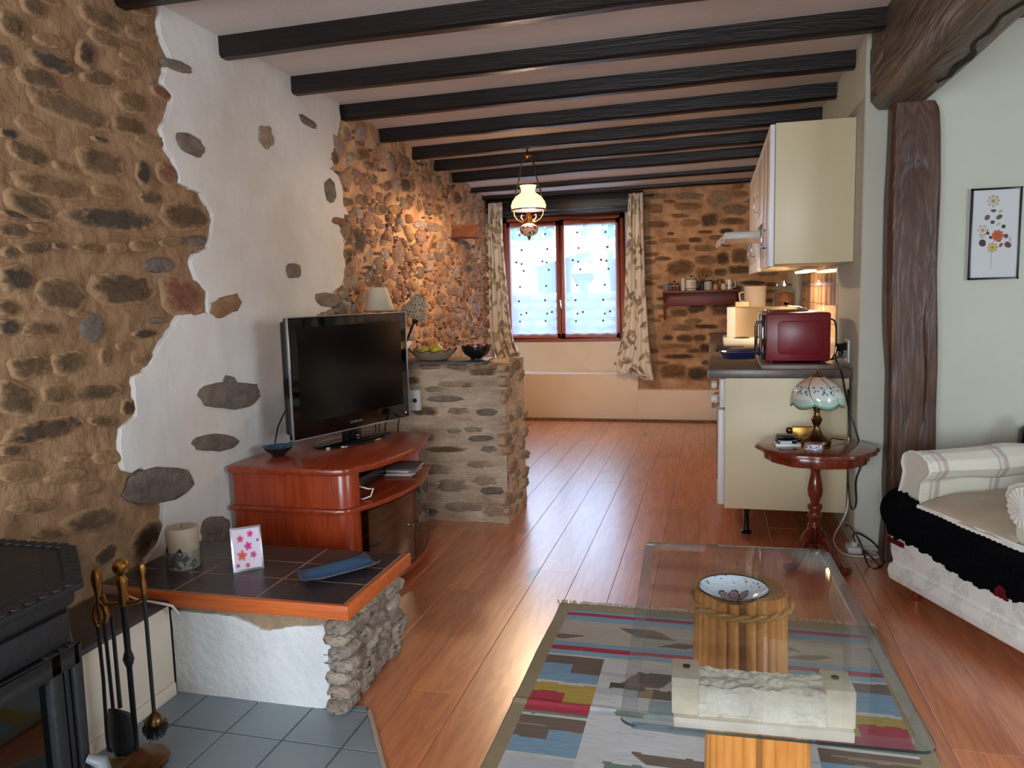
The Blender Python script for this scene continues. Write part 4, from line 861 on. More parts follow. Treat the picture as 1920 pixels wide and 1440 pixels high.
b = B(); pr = [(0.0, .004), (.028, 0.0), (.032, .004), (.036, .012), (.06, .03), (.071, .044), (.0735, .046), (.070, .046), (.056, .03), (.03, .016), (0, .012)]
b.grid(lambda u, v: (lambda i, f, a: ((pr[i][0]*(1-f)+pr[min(i+1, 10)][0]*f)*math.cos(a), (pr[i][0]*(1-f)+pr[min(i+1, 10)][0]*f)*math.sin(a), pr[i][1]*(1-f)+pr[min(i+1, 10)][1]*f))(min(int(v*10), 10), v*10-min(int(v*10), 10), u*2*PI), 32, 20, bowlcol)
b.build('bowl_body', M_ceramicp, t, smooth=True)
# ============================================================ HALF WALL
hw = thing('half_wall', 'low rubble stone half wall behind the television', 'wall', (-1.7, 4.45, 0))
hwc = Vector((-1.7, 4.45, 0))
PHf = Plane((0, 4.275, 0), (1, 0, 0), (0, -1, 0)); PHe = Plane((-1.165, 4.275, 0), (0, 1, 0), (1, 0, 0))
def rough_box(x0, x1, y0, y1, z0, z1, amp, seed):
    b = B()
    def nz(p): return amp*(mnoise.noise(p*5+Vector((seed, 0, 0)))+.6*mnoise.noise(p*14))
    def g(o, du, dv_, n, nu, nv): 
        b.grid(lambda u, v: (lambda p: p+n*nz(p)*(1 if 0.001 < u < .999 and v < .999 else 0.6))(o+du*u+dv_*v)-hwc, nu, nv)
    g(Vector((x0, y0, z0)), Vector((x1-x0, 0, 0)), Vector((0, 0, z1-z0)), Vector((0, -1, 0)), 30, 34)
    g(Vector((x1, y0, z0)), Vector((0, y1-y0, 0)), Vector((0, 0, z1-z0)), Vector((1, 0, 0)), 16, 34)
    g(Vector((x1, y1, z0)), Vector((x0-x1, 0, 0)), Vector((0, 0, z1-z0)), Vector((0, 1, 0)), 30, 34)
    g(Vector((x0, y0, z1)), Vector((x1-x0, 0, 0)), Vector((0, y1-y0, 0)), Vector((0, 0, 1)), 30, 16)
    return b
rough_box(-2.22, -1.165, 4.275, 4.72, 0, 0.948, 0.012, 3).build('mortar_core', mat('half_wall_mortar', (220, 196, 170), 0.95, c2=(178, 150, 126), sc=5, stretch=(1, 1, 4), bump=1.0, bsc=30, spec=0.15, detail=6), hw, smooth=True)
def hst(pl_, s_=None, pr=0.016, abs_=None, tone=None):
    o = px_stone(pl_, s_, pr, None, 0.0, occh, tone) if s_ else put_stone(pl_, *abs_, None, 0, None)
    return o
occh = []
def hput(o): o.parent = hw; o.matrix_parent_inverse = Matrix.Translation(-hwc)
_ps = put_stone
def reg(n0): 
    for o in list(COL.objects)[n0:]:
        if o.name.startswith('stone') and o.parent is None: hput(o)
n0 = len(COL.objects)
for s_ in [(775,713,25,13,0,2),(850,720,56,9,0,7),(875,722,22,8,0,2),(833,748,70,11,0,5),(797,770,50,17,4,3),(913,773,38,13,0,5),(860,770,40,11,0,7),(888,805,36,10,0,7),(900,822,46,11,0,5),(837,842,78,11,0,2),(853,808,28,9,0,7),(917,842,30,12,0,7),(823,880,48,18,0,7),(850,910,58,22,0,7),(923,920,42,13,0,5),(910,901,48,16,0,7),(872,950,76,18,0,7),(905,698,50,12,0,2),(800,820,36,14,0,7),(790,925,30,16,0,7),(900,870,50,14,0,7),(870,690,40,10,0,7),(815,730,36,10,0,7),(800,960,40,14,0,5),(925,960,34,16,0,7)]: px_stone(PHf, s_, 0.013, None, 0.0, occh)
oce = []
for _ in range(60):
    a = rs.uniform(-0.02, 0.44); z = rs.uniform(0.03, 0.93); ra = rs.uniform(.05, .10); rz = rs.uniform(.02, .04)
    if any(((a-q[0])/(ra+q[2]))**2+((z-q[1])/(rz+q[3]))**2 < .7 for q in oce): continue
    put_stone(PHe, a, z, ra, rz, rs.uniform(-.2, .2), rs.uniform(.010, .024), rs.choice([7, 6, 7, 7]), None, 0, oce)
PT = Plane((0, 4.275, 0.945), (1, 0, 0), (0, -1, 0))
for x in (-1.28, -1.20, -1.45, -1.62): put_stone(PHf, x, 0.935, .07, .018, 0, .03, 6, None, 0)
reg(n0)
# slate on the half wall and the things on it
t = thing('slate_slab', 'thin grey slate slab on top of the half wall', 'slate', (-1.6, 4.32, 0.962))
B().prism([(-.40, -.17), (.355, -.215), (.31, .175), (-.40, .19)], 0, 0.012).build('slab', M_slate, t, bevel=0.003)
sz = 0.974
bk = thing('fruit_basket', 'oval scalloped bread basket holding yellow fruit', 'basket', (-1.60, 4.27, sz))
def bas(u, v):
    a = u*2*PI; r = 0.075+0.062*v**0.8; k = 1+0.02*math.cos(a*12)*v
    return (r*1.05*k*math.cos(a), r*0.72*k*math.sin(a), 0.002+0.052*v+0.006*math.cos(a*12)*v*v+.012*v*abs(math.cos(a))**3)
B().grid(bas, 96, 8).add([bas(k/24, 0) for k in range(24)], [tuple(range(24))]).build('bowl_body', mat('woven_straw', (120, 100, 74), 0.8, c2=(150, 128, 96), sc=60), bk, smooth=True, solid=0.006)
B().tube([bas(k/96, 1) for k in range(97)], 0.0035, 6).build('rim', mat('dark_rim', (60, 44, 36), 0.7), bk, smooth=True)
fr = [(-.045, .0, .048, .036, (198, 170, 60), 'greenish yellow fruit at the left in the basket'), (.03, -.005, .052, .040, (212, 182, 58), 'large yellow fruit in the middle of the basket'), (.0, .035, .062, .038, (206, 168, 60), 'yellow fruit at the back of the basket'), (.085, .01, .040, .028, (224, 150, 70), 'orange fruit at the right in the basket')]
for dx, dy, dz, r, c, lab in fr:
    t = thing('fruit', lab, 'fruit', (-1.60+dx, 4.27+dy, sz+dz), 0, 'fruit in the bread basket')
    B().sphere((0, 0, 0), r, 20, 12, (1, 1, .92)).build('skin', mat('fruit_skin', c, 0.45, c2=tuple(int(x*.88) for x in c), sc=30), t, smooth=True)
    B().lathe([(0.003, r*.88), (0.002, r*.88+.008)], n=6).build('stem', M_shelfwood, t)
t = thing('black_bowl', 'black footed bowl holding two tomatoes', 'bowl', (-1.335, 4.28, sz))
B().lathe([(0, 0), (.036, 0), (.034, .010), (.040, .016), (.07, .035), (.084, .06), (.086, .078), (.090, .080), (.090, .086), (.083, .086), (.078, .06), (.05, .03), (0, .022)], n=36).build('bowl_body', mat('black_glaze', (20, 16, 16), 0.25, coat=.3), t, smooth=True)
for dx, lab in ((-.015, 'red tomato at the left in the black bowl'), (.038, 'red tomato at the right in the black bowl')):
    t = thing('tomato', lab, 'tomato', (-1.335+dx, 4.27, sz+.068), 0, 'tomatoes in the black bowl')
    B().sphere((0, 0, 0), .028, 18, 10, (1, 1, .85)).build('skin', mat('tomato_skin', (206, 62, 34), 0.25), t, smooth=True)
    B().lathe([(0.009, .022), (0.003, .026), (.002, .03)], n=8).build('stalk', mat('green_stalk', (70, 100, 40), .7), t)
# lamps on the half wall
def shade(t, name, r0, r1, h, z, m, tilt=(0, 0, 0), th=0.0015):
    M_ = Matrix.Translation((0, 0, z)) @ Matrix.Rotation(tilt[1], 4, 'Y') @ Matrix.Rotation(tilt[0], 4, 'X')
    return B().lathe([(r0, 0), (r1, h), (r1-th, h), (r0-th, 0), (r0, 0)], n=36, M=M_).build(name, m, t, smooth=True)
t = thing('table_lamp', 'table lamp with plain cream shade behind the television', 'lamp', (-2.02, 4.47, 0.95))
B().lathe([(0, 0), (.055, 0), (.055, .01), (.014, .025), (.011, .05), (.02, .12), (.011, .2), (.009, .31)], n=20).build('base', M_black, t, smooth=True)
B().lathe([(.014, .285), (.014, .33)], n=12).build('socket', M_black, t)
shade(t, 'lamp_shade', .098, .052, .145, .315, mat('cream_shade', (206, 190, 164), .8))
B().lathe([(0.0985, 0.313), (0.0985, .320), (.094, .320), (.094, .313), (0.0985, 0.313)], n=36).build('shade_rim', mat('shade_rim', (150, 110, 90), .8), t)
t = thing('speckled_lamp', 'slanted lamp with speckled cut-off shade beside the stone wall', 'lamp', (-1.90, 4.46, 0.95))
B().lathe([(0, 0), (.06, 0), (.06, .012), (.012, .02), (0, .02)], n=20).build('base', M_black, t, smooth=True)
B().tube([(0, 0, .015), (.02, 0, .06), (.055, 0, .12), (.105, 0, .225), (.115, 0, .25)], 0.007, 8).build('stem', M_black, t, smooth=True)
B().lathe([(.016, 0), (.020, .02), (.013, .045), (.02, .05), (.024, .055)], n=14, M=Matrix.Translation((.115, 0, .235)) @ Matrix.Rotation(.35, 4, 'Y')).build('socket', M_black, t, smooth=True)
def spk():
    m, nt, b_ = newmat('speckled_shade'); b_.inputs['Roughness'].default_value = .8
    v = N(nt, 'ShaderNodeTexVoronoi'); v.inputs['Scale'].default_value = 75; g = N(nt, 'ShaderNodeTexCoord'); nt.links.new(g.outputs['Object'], v.inputs['Vector'])
    r = ramp(nt, v.outputs['Distance'], [(.26, L((70, 54, 42))), (.40, L((176, 156, 128)))]); nt.links.new(r.outputs[0], b_.inputs['Base Color']); return m
M_spk = spk()
Ms = Matrix.Translation((.112, 0, .285)) @ Matrix.Rotation(.42, 4, 'Y')
B().lathe([(.088, -.005), (.036, .125), (.0345, .125), (.0865, -.005), (.088, -.005)], n=36, M=Ms).build('lamp_shade', M_spk, t, smooth=True)


# white socket box on the half wall
t = thing('thermostat_box', 'small white box fixed to the half wall beside the television', 'box', (-1.715, 4.235, 0.74))
B().box(-.03, .035, -.02, .03, -.062, .062).build('case', M_white, t, bevel=0.006); B().sphere((.012, -.022, .0), .013, 12, 8).build('knob', M_black, t, smooth=True)
# ============================================================ POST AND BEAM
def timber(name, lab, sec, M_, m, seed):
    t = thing(name, lab, 'beam'); return t
post = thing('timber_post', 'thick rough-hewn dark oak post between pier and right wall', 'post', (0.93, 4.06, 0))
edL = [(1652,1032),(1655,1000),(1660,960),(1659,900),(1663,830),(1664,760),(1666,700),(1663,640),(1661,560),(1661,470),(1664,380),(1668,300),(1671,230),(1672,185)]
edR = [(1750,1032),(1752,950),(1753,870),(1755,830),(1756,760),(1757,700),(1756,600),(1757,500),(1760,420),(1764,330),(1765,250),(1763,205),(1752,182)]
def xat(ed, z, y=4.0):
    pts = sorted([(lambda q: (q.z, q.x))(fy(px, py, y)) for px, py in ed])
    if z <= pts[0][0]: return pts[0][1]
    for (za, xa), (zb_, xb_) in zip(pts, pts[1:]):
        if z <= zb_: return xa+(xb_-xa)*(z-za)/(zb_-za)
    return pts[-1][1]
b = B(); nz_ = 40
def pst(u, v):
    z = 2.17*v; xl, xr = xat(edL, z), xat(edR, z); c, w = (xl+xr)/2, (xr-xl)/2; a = u*2*PI; e = .32
    x = math.copysign(abs(math.cos(a))**e, math.cos(a)); y = math.copysign(abs(math.sin(a))**e, math.sin(a))
    p = Vector((c+w*x, 4.04+.072*y, z)); n = mnoise.noise(Vector((p.x*9, p.y*9, p.z*2.2)))
    g_ = .006*mnoise.noise(Vector((p.x*40, p.y*40, p.z*2)))
    crack = -.02*math.exp(-((p.x-(0.925+.03*math.sin(z*2.2)))/.008)**2) if (y < -.5 and .55 < z < 1.9) else 0
    return (p.x-.93+x*(.006*n), p.y-4.06+y*(.008*n+g_+crack), z)
b.grid(pst, 96, 70); b.build('trunk', M_oak, post, smooth=True)
beam = thing('main_beam', 'massive old oak ceiling beam resting on the post', 'beam', (0.86, 1.5, 2.17))
b = B(); n = 30; ring = []
for i in range(n+1):
    y = 4.10-5.4*i/n; wv = .012*math.sin(y*1.3)+.006*math.sin(y*4.1); ch = .028+.012*math.sin(y*1.7)+max(0, (3.9-y))*.012
    xl, xr = .725+wv*.6, .955+wv
    sec = [(xl, 2.55), (xl-.004, 2.36), (xl, 2.17+ch*1.1), (xl+ch, 2.172+wv*.3), (xr-.02, 2.168), (xr, 2.19), (xr+.005, 2.55)]
    ring.append([(x-.86, y-1.5, z-2.17) for x, z in sec])
vs = [p for r in ring for p in r]; fs = [(i*7+j, i*7+j+1, (i+1)*7+j+1, (i+1)*7+j) for i in range(n) for j in range(6)]+[tuple(range(7)), tuple(range(n*7, n*7+7))]
b.add(vs, fs).build('timber', M_oakbeam, beam, bevel=0.004, seg=1)
b = B(); q = random.Random(8); up_ = []; lo = []
for i in range(26):
    y = 3.62-2.0*i/25; x = .885+.02*math.sin(i*.55)+.012*math.sin(i*1.7)-.0*i; w = .004+.009*max(0, math.sin(i*.62-.6))+q.uniform(0, .003)
    up_.append((x-w, y)); lo.append((x+w, y))
poly = up_+lo[::-1]
b.prism([(x-.86, y-1.5) for x, y in poly], -.0065, .02).build('crack', M_crack, beam, label='long dark crack in the underside')
B().prism([(-.15, 2.32), (-.08, 2.32), (-.08, 2.61), (-.15, 2.61)], .165, .285).build('corbel', M_oakbeam, beam, bevel=0.01, label='short timber block at the beam end')
# ============================================================ PENDANT LAMP
YP = 5.80
pz = lambda py: fy(990, py, YP).z
pxc = fy(991, 390, YP).x
pend = thing('pendant_lamp', 'brass pendant oil-lamp style light with glowing opal shade', 'lamp', (pxc, YP, 0))
k_ = 0.00405
M_opal = mat('opal_glass', (250, 232, 190), 0.3, emit=(255, 218, 160), es=1.2)
B().lathe([(16*k_, pz(348)), (14*k_, pz(352)), (12.5*k_, pz(358)), (14*k_, pz(362)), (23*k_, pz(368)), (30*k_, pz(377)), (33*k_, pz(386)), (31.5*k_, pz(393)), (30.5*k_, pz(393)), (32*k_, pz(386)), (29*k_, pz(377)), (22*k_, pz(369)), (12*k_, pz(362)), (11*k_, pz(358)), (15*k_, pz(348))], n=40).build('opal_shade', M_opal, pend, smooth=True)
B().lathe([(31.5*k_, pz(392.5)), (32.5*k_, pz(392.5)), (32.5*k_, pz(395)), (31.5*k_, pz(395))], n=40).build('shade_ring', M_abrass, pend, smooth=True)
lp = [(989.5, 296), (984, 300), (979, 307), (976.5, 315), (975, 330), (969, 352), (962, 375), (960.5, 390), (962.5, 404), (968, 412), (978, 417), (990, 416)]
for sgn in (1, -1):
    pts = [((x-990.5)*k_*sgn, 0, pz(y)) for x, y in lp]
    B().tube(pts, 0.0055, 8).build('bail_arm', mat('dark_brass', (92, 68, 44), .4, metal=.8), pend, smooth=True)
    B().tube([(sgn*.01, 0, pz(410)), (sgn*.04, 0, pz(414)), (sgn*.06, 0, pz(408)), (sgn*.055, 0, pz(402)), (sgn*.042, 0, pz(404))], 0.004, 6).build('scroll', M_abrass, pend, smooth=True)
B().lathe([(0.0, pz(275)), (.006, pz(281)), (.012, pz(287)), (.028, pz(291)), (.03, pz(293)), (.008, pz(296)), (.0, pz(299))], n=16).build('crown', M_abrass, pend, smooth=True)
B().lathe([(.003, 2.44), (.003, pz(277))], n=6).build('hook', M_iron, pend)
B().lathe([(.018, pz(398)), (.022, pz(403)), (.024, pz(408)), (.020, pz(412)), (.026, pz(416)), (.022, pz(419)), (.0, pz(420))], n=18).build('burner', M_brass, pend, smooth=True)
def fcol(u, v):
    q = mnoise.noise(Vector((math.cos(u*6.28)*2.6, math.sin(u*6.28)*2.6, v*4)))
    return L((190, 70, 60)) if q > .28 and .2 < v < .85 else (L((120, 110, 70)) if q < -.34 and .2 < v < .8 else L((236, 208, 178)))
zc = pz(431); B().grid(lambda u, v: (17.5*k_*math.sin(PI*v*.94+.05)*math.cos(u*2*PI), 17.5*k_*math.sin(PI*v*.94+.05)*math.sin(u*2*PI), zc+12.5*k_*math.cos(PI*v*.94+.05)), 40, 24, fcol).build('painted_font', M_ceramicp, pend, smooth=True)
B().lathe([(.016, pz(443)), (.012, pz(446)), (.005, pz(450)), (0, pz(452))], n=12).build('finial', M_abrass, pend, smooth=True)
point('pendant_bulb_light', (pxc, YP, pz(396)), 160, (1.0, 0.68, 0.40), 0.05)
# ============================================================ CURTAINS
rl = random.Random(31)
leaves = []
for _ in range(210): leaves.append((rl.uniform(0, .8), rl.uniform(0, 2.0), rl.uniform(0, PI), rl.choice([(164, 150, 136), (148, 136, 124), (178, 166, 146), (186, 176, 132), (182, 172, 156)])))
cells = {}
for lf in leaves:
    for i in range(int(lf[0]*10)-1, int(lf[0]*10)+2):
        for j in range(int(lf[1]*10)-1, int(lf[1]*10)+2): cells.setdefault((i, j), []).append(lf)
def leafcol(x, y):
    for (lx, ly, la, c) in cells.get((int(x*10), int(y*10)), []):
        dx, dy = x-lx, y-ly; a = dx*math.cos(la)+dy*math.sin(la); b_ = -dx*math.sin(la)+dy*math.cos(la)
        if abs(a) < .055 and abs(b_) < .021*(1-(a/.055)**2): return L(c)
    return L((232, 226, 216))
def edge_at(ed, z):
    pts = sorted((p[1], p[0]) for p in ed)
    if z <= pts[0][0]: return pts[0][1]
    for (za, xa), (zb_, xb_) in zip(pts, pts[1:]):
        if z <= zb_: return xa+(xb_-xa)*(z-za)/(zb_-za)
    return pts[-1][1]
def curtain(lab, eL, eR, zt, zb_, folds, off, yfn=None):
    eL = [(fy(px, py, 7.93).x, fy(px, py, 7.93).z) for px, py in eL]; eR = [(fy(px, py, 7.93).x, fy(px, py, 7.93).z) for px, py in eR]
    def fn(u, v):
        z = zb_(u)+(zt-zb_(u))*v; xl, xr = edge_at(eL, z), edge_at(eR, z)
        ph = u*folds*2*PI
        return (xl+(xr-xl)*u+.006*math.sin(ph*.5+z*3), 7.93+.022*math.sin(ph+.4*math.sin(z*4))+.008*math.sin(z*5)+(yfn(u, v) if yfn else 0), z)
    o = B().grid(fn, 60, 170, lambda u, v: leafcol(off+u*.42, v*1.85)).build('curtain', M_curtain, smooth=True, solid=0.003); tag(o, lab, 'curtain')
    return o
curtain('leaf-printed curtain hanging at the left of the window', [(915,378),(916,450),(918,560),(921,640),(930,670),(950,702)], [(941,378),(943,450),(951,540),(958,610),(963,640),(975,665),(983,700)], 2.30, lambda u: .515, 4, 0.0)
curtain('leaf-printed curtain hanging at the right of the window', [(1179,365),(1177,450),(1173,560),(1170,610),(1163,650),(1148,692),(1158,702),(1193,703),(1196,713)], [(1206,365),(1209,450),(1213,560),(1217,640),(1222,690),(1226,713)], 2.31, lambda u: .512 if u < .5 else .44, 4, 0.38, lambda u, v: -.05 if v < 2 else 0)
rod = thing('curtain_rod', 'thin dark curtain rod under the ceiling above the window', 'curtain rod', (-1.5, 7.93, 2.285))
B().tube([(-.82, 0, .02), (.88, 0, .0)], 0.008, 8).build('pole', M_iron, rod, smooth=True); B().sphere((.9, 0, 0), .017, 12, 8).build('finial', M_iron, rod, smooth=True)
for bx_ in (-.6, .8): B().box(bx_-.01, bx_+.01, 0, .12, 0, .02).build('bracket', M_iron, rod)
# ============================================================ KITCHEN
def base_unit(y0, y1, lab, front='door'):
    t = thing('kitchen_base_unit', lab, 'cabinet', (0.35, (y0+y1)/2, 0), 0, 'kitchen base units')
    h = (y1-y0)/2-.001
    B().box(-.27, .345, -h, h, .15, .868).build('body', M_cabinet, t, bevel=.002)
    if front == 'door':
        d_ = B().box(-.292, -.272, -h+.002, h-.002, .152, .862).build('door', M_door, t, bevel=.003)
        B().box(-.294, -.290, -h+.07, h-.07, .22, .80).build('door_panel', M_cabinet, d_, bevel=.003)
        B().tube([(-.292, -.06, .80), (-.318, -.06, .80), (-.318, .06, .80), (-.292, .06, .80)], .005, 8).build('handle', M_chrome, d_, smooth=True)
    for sx in (-.2, .25):
        for sy in (-h+.06, h-.06): B().lathe([(.026, 0), (.026, .012), (.014, .02), (.014, .13), (.03, .14), (.03, .15)], (sx, sy, 0), 14).build('foot', M_black, t, smooth=True)
    return t
t = thing('dishwasher', 'white dishwasher with clear handles at the near end of the worktop', 'dishwasher', (0.35, 4.615, 0))
B().box(-.285, .34, -.29, .29, .15, .868).build('body', M_inox, t, bevel=.003)
B().box(-.315, -.285, -.285, .285, .70, .860).build('control_panel', M_door, t, bevel=.006)
d_ = B().box(-.325, -.287, -.28, .285, .155, .69).build('door', M_door, t, bevel=.008)
B().box(-.328, -.32, -.2, .2, .28, .66).build('door_window', M_gloss, d_, bevel=.002)
for zz in (.815, .745): B().lathe([(.022, -.03), (.025, -.015), (.020, 0)], n=16, M=Matrix.Translation((-.33, -.17 if zz > .8 else -.24, zz)) @ Matrix.Rotation(PI/2, 4, 'Y')).build('knob', M_white, t, smooth=True)
B().tube([(-.315, -.24, .715), (-.35, -.24, .70), (-.35, .24, .70), (-.315, .24, .715)], .009, 8).build('handle', M_chrome, t, smooth=True)
ep = thing('end_panel', 'cream end panel closing the kitchen units behind the side table', 'panel', (0.38, 4.305, 0))
B().box(-.318, .305, -.010, .010, .147, .868).build('panel', M_cabinet, ep, bevel=.0015)
B().lathe([(.028, 0), (.03, .012), (.016, .02), (.014, .12), (.018, .13), (.018, .15)], (-.20, .03, 0), 14).build('foot', M_black, ep, smooth=True)
for i, (y0, y1) in enumerate(((4.92, 5.52), (5.52, 6.12), (6.12, 6.72), (6.72, 7.32), (7.32, 7.95))):
    base_unit(y0, y1, ['first', 'second', 'third', 'fourth', 'farthest'][i]+' cream base unit beyond the dishwasher, along the kitchen wall')
wt = thing('worktop', 'dark brown laminate kitchen worktop', 'worktop', (0.34, 6.1, 0.868))
B().box(-.365, .357, -1.82, 1.88, 0, .048).build('slab', M_worktop, wt, bevel=.004)
B().box(-.37, -.364, -1.82, 1.88, .002, .046).build('edge_strip', mat('grey_edge', (104, 106, 112), .4), wt)
wz = 0.916
def upper(y0, y1, z0, lab, hood=False):
    t = thing('kitchen_wall_unit', lab, 'cabinet', (0.495, (y0+y1)/2, 0), 0, 'kitchen wall units'); h = (y1-y0)/2-.001
    B().box(-.185, .203, -h, h, z0, 2.195).build('body', M_cabinet, t, bevel=.0015)
    nd = 2 if (y1-y0) > .5 and not hood else 1
    for i in range(nd):
        a0 = -h+.002+i*(2*h/nd); a1 = a0+2*h/nd-.004
        d_ = B().box(-.212, -.188, a0, a1, z0-.012, 2.19).build('door', M_door, t, bevel=.002)
        B().box(-.2135, -.211, a0+.045, a1-.045, z0+.05, 2.13).build('door_panel', mat('frosted_panel', (196, 186, 174), .3) if 'frosted_panel' not in bpy.data.materials else bpy.data.materials['frosted_panel'], d_, bevel=.001)
        ym = a1-.03 if i == 0 else a0+.03
        B().tube([(-.212, ym, z0+.10), (-.235, ym, z0+.10), (-.235, ym, z0+.20), (-.212, ym, z0+.20)], .004, 8).build('handle', M_chrome, d_, smooth=True)
    return t
upper(4.35, 4.95, 1.47, 'nearest cream wall unit with a large plain end panel')
upper(4.95, 5.55, 1.75, 'short wall unit above the pulled-out cooker hood', True)
upper(5.55, 6.15, 1.47, 'cream wall unit just beyond the cooker hood')
upper(6.15, 6.75, 1.47, 'farthest cream wall unit, next to the stone wall')
t = thing('cooker_hood', 'slim white pull-out cooker hood under the short wall unit', 'hood', (0.40, 5.25, 1.66))
B().box(-.09, .295, -.295, .295, -.02, .08).build('body', M_inox, t, bevel=.004)
B().prism([(-.34, -.29), (-.09, -.29), (-.09, .29), (-.34, .29)], -.015, .03, Matrix.Translation((0, 0, 0))).build('visor', M_white, t, bevel=.012)
B().tube([(-.345, -.27, .005), (-.375, -.26, -.03), (-.38, .26, -.03), (-.345, .27, .005)], .008, 8).build('handle', M_white, t, smooth=True)
t = thing('under_cabinet_light', 'glowing strip light under the wall units beyond the hood', 'lamp', (0.60, 5.75, 1.455))
B().box(-.03, .06, -.35, .35, 0, .012).build('housing', M_white, t, bevel=.003)
B().box(-.02, .05, -.32, .32, -.012, 0).build('diffuser', mat('strip_diffuser', (255, 240, 210), .4, emit=(255, 220, 160), es=5), t, bevel=.003)
area('strip_light', (0.58, 5.6, 1.43), (0, 0.5, 0), .14, .9, 9, (1, .72, .42))
# striped splashback tiles
sb = thing('tile_splashback', 'splashback of glazed tiles striped in red, orange and grey', 'tiles', (0.70, 5.2, 0.916)); rt_ = random.Random(77)
zs = [(0.0, .115), (.118, .315), (.318, .418), (.421, .548)]
zs = [(0.0, .20), (.203, .315), (.318, .43), (.433, .545)]
pal = [(214, 96, 70), (232, 170, 110), (240, 210, 160), (190, 190, 196), (150, 156, 170), (206, 60, 60), (238, 226, 204), (196, 120, 80), (120, 120, 140), (236, 190, 120)]
for j in range(6):
    ya, yb = 4.86+j*.30, 4.86+(j+1)*.30-.003
    st_ = [];
    while sum(s_[0] for s_ in st_) < .3: st_.append((rt_.uniform(.006, .03), rt_.choice(pal)))
    def sc(u, v, st_=st_):
        x = u*.3; a = 0
        for w, c in st_:
            a += w
            if x < a: return L(c)
        return L(st_[-1][1])
    for (z0, z1) in zs:
        if z0 == 0: c_ = lambda u, v: L((222, 204, 176))
        else: c_ = sc
        b = B().grid(lambda u, v: (-.0085, ya+(yb-ya)*u-5.2, z0+(z1-z0)*v), 60, 1, c_)
        b.box(-.0084, -.001, ya-5.2, yb-5.2, z0, z1, col=L((230, 220, 200))); b.build('tile', M_tilestripe, sb)
t = thing('microwave', 'dark red enamelled microwave oven seen from its side', 'microwave', (0.435, 4.60, wz+.022))
B().box(-.165, .165, -.24, .24, .012, .272).build('case', M_red, t, bevel=.012)
B().prism([(-.10, .05), (.10, .05), (.115, .065), (.115, .215), (.10, .23), (-.10, .23), (-.115, .215), (-.115, .065)], -.243, -.238, Matrix(((1, 0, 0, .015), (0, 0, 1, 0), (0, 1, 0, 0), (0, 0, 0, 1)))).build('side_panel', M_red, t, bevel=.002)
B().box(-.185, -.163, -.235, .235, .02, .265).build('door', M_gloss, t, bevel=.004)
B().tube([(-.175, -.225, .225), (-.205, -.225, .225), (-.212, -.225, .20), (-.212, -.225, .08), (-.205, -.225, .055), (-.175, -.225, .055)], .0085, 10).build('handle', M_gloss, t, smooth=True)
for i in range(3): B().box(-.187, -.18, -.2+.0*i, -.16, .07+i*.055, .10+i*.055).build('button', M_chrome, t, bevel=.003)
for sx in (-.13, .13):
    for sy in (-.2, .2): B().lathe([(.012, 0), (.012, .013)], (sx, sy, 0), 10).build('foot', M_black, t)
t = thing('wooden_board', 'grey edged board under the red microwave', 'board', (0.435, 4.575, wz)); B().box(-.185, .175, -.275, .27, 0, .021).build('board', mat('board_wood', (120, 70, 62), .5, c2=(150, 140, 132), sc=3), t, bevel=.003)
t = thing('saucepan_cover', 'domed glass saucepan cover lying on the red microwave', 'pan cover', (0.40, 4.66, wz+.295))
B().lathe([(.12, 0), (.115, .012), (.07, .028), (.0, .034)], n=32).build('dome', M_clear, t, smooth=True); B().lathe([(.118, -.002), (.122, .003), (.118, .008), (.114, .003), (.118, -.002)], n=32).build('rim', M_chrome, t, smooth=True); B().lathe([(.008, .034), (.016, .045), (.012, .052), (0, .054)], n=14).build('knob', M_black, t, smooth=True)
t = thing('white_cooker', 'white cooker with its cream lid raised beyond the microwave', 'cooker', (0.36, 6.28, wz))
B().box(-.285, .26, -.28, .28, 0.001, .052).build('hob_top', M_white, t, bevel=.006)
B().box(-.255, -.02, .0, .028, .05, .285).box(-.02, .26, .0, .028, .05, .285).build('lid', mat('cream_enamel', (230, 206, 168), .35), t, bevel=.01)
B().box(-.258, -.195, -.002, .03, .052, .287).build('lid_edge', M_white, t, bevel=.004)
for q_ in ((-.15, -.14), (.1, -.14)): B().lathe([(.06, .052), (.06, .056), (.04, .062), (0, .062)], (q_[0], q_[1], 0), 20).build('burner', M_black, t, smooth=True)
t = thing('blue_baking_dish', 'dark blue enamel dish on the worktop beside the microwave', 'dish', (0.16, 5.02, wz))
B().lathe([(0, 0), (.085, 0), (.115, .038), (.12, .04), (.112, .04), (.084, .006), (0, .006)], n=36, M=Matrix.Diagonal((1.1, .8, 1, 1))).build('dish_body', mat('cobalt_enamel', (44, 54, 110), .2, coat=.4), t, smooth=True)
t = thing('dark_hob', 'dark hotplate set in the worktop near the blue dish', 'hob', (0.14, 5.7, wz)); B().box(-.12, .2, -.22, .22, 0, .018).build('plate', M_black, t, bevel=.004); B().lathe([(.07, .018), (.07, .022), (0, .022)], (0, 0, 0), 24).build('ring', M_iron, t)
t = thing('small_cream_box', 'small cream box standing on the raised cooker lid', 'box', (.215, 6.294, wz+.286)); B().box(-.05, .05, -.02, .02, 0, .04).build('carton', mat('cream_card', (214, 190, 150), .7), t, bevel=.003)
t = thing('utensil_pot', 'white enamel pot with handles behind the cooker lid', 'pot', (.33, 6.65, wz))
B().lathe([(0, 0), (.075, 0), (.088, .44), (.094, .445), (.085, .445), (.072, .01)], n=28).build('pot_body', mat('white_enamel', (224, 210, 190), .3), t, smooth=True)
B().tube([(-.09, 0, .40), (-.125, 0, .39), (-.12, 0, .33), (-.085, 0, .32)], .006, 8).build('handle', M_white, t, smooth=True)
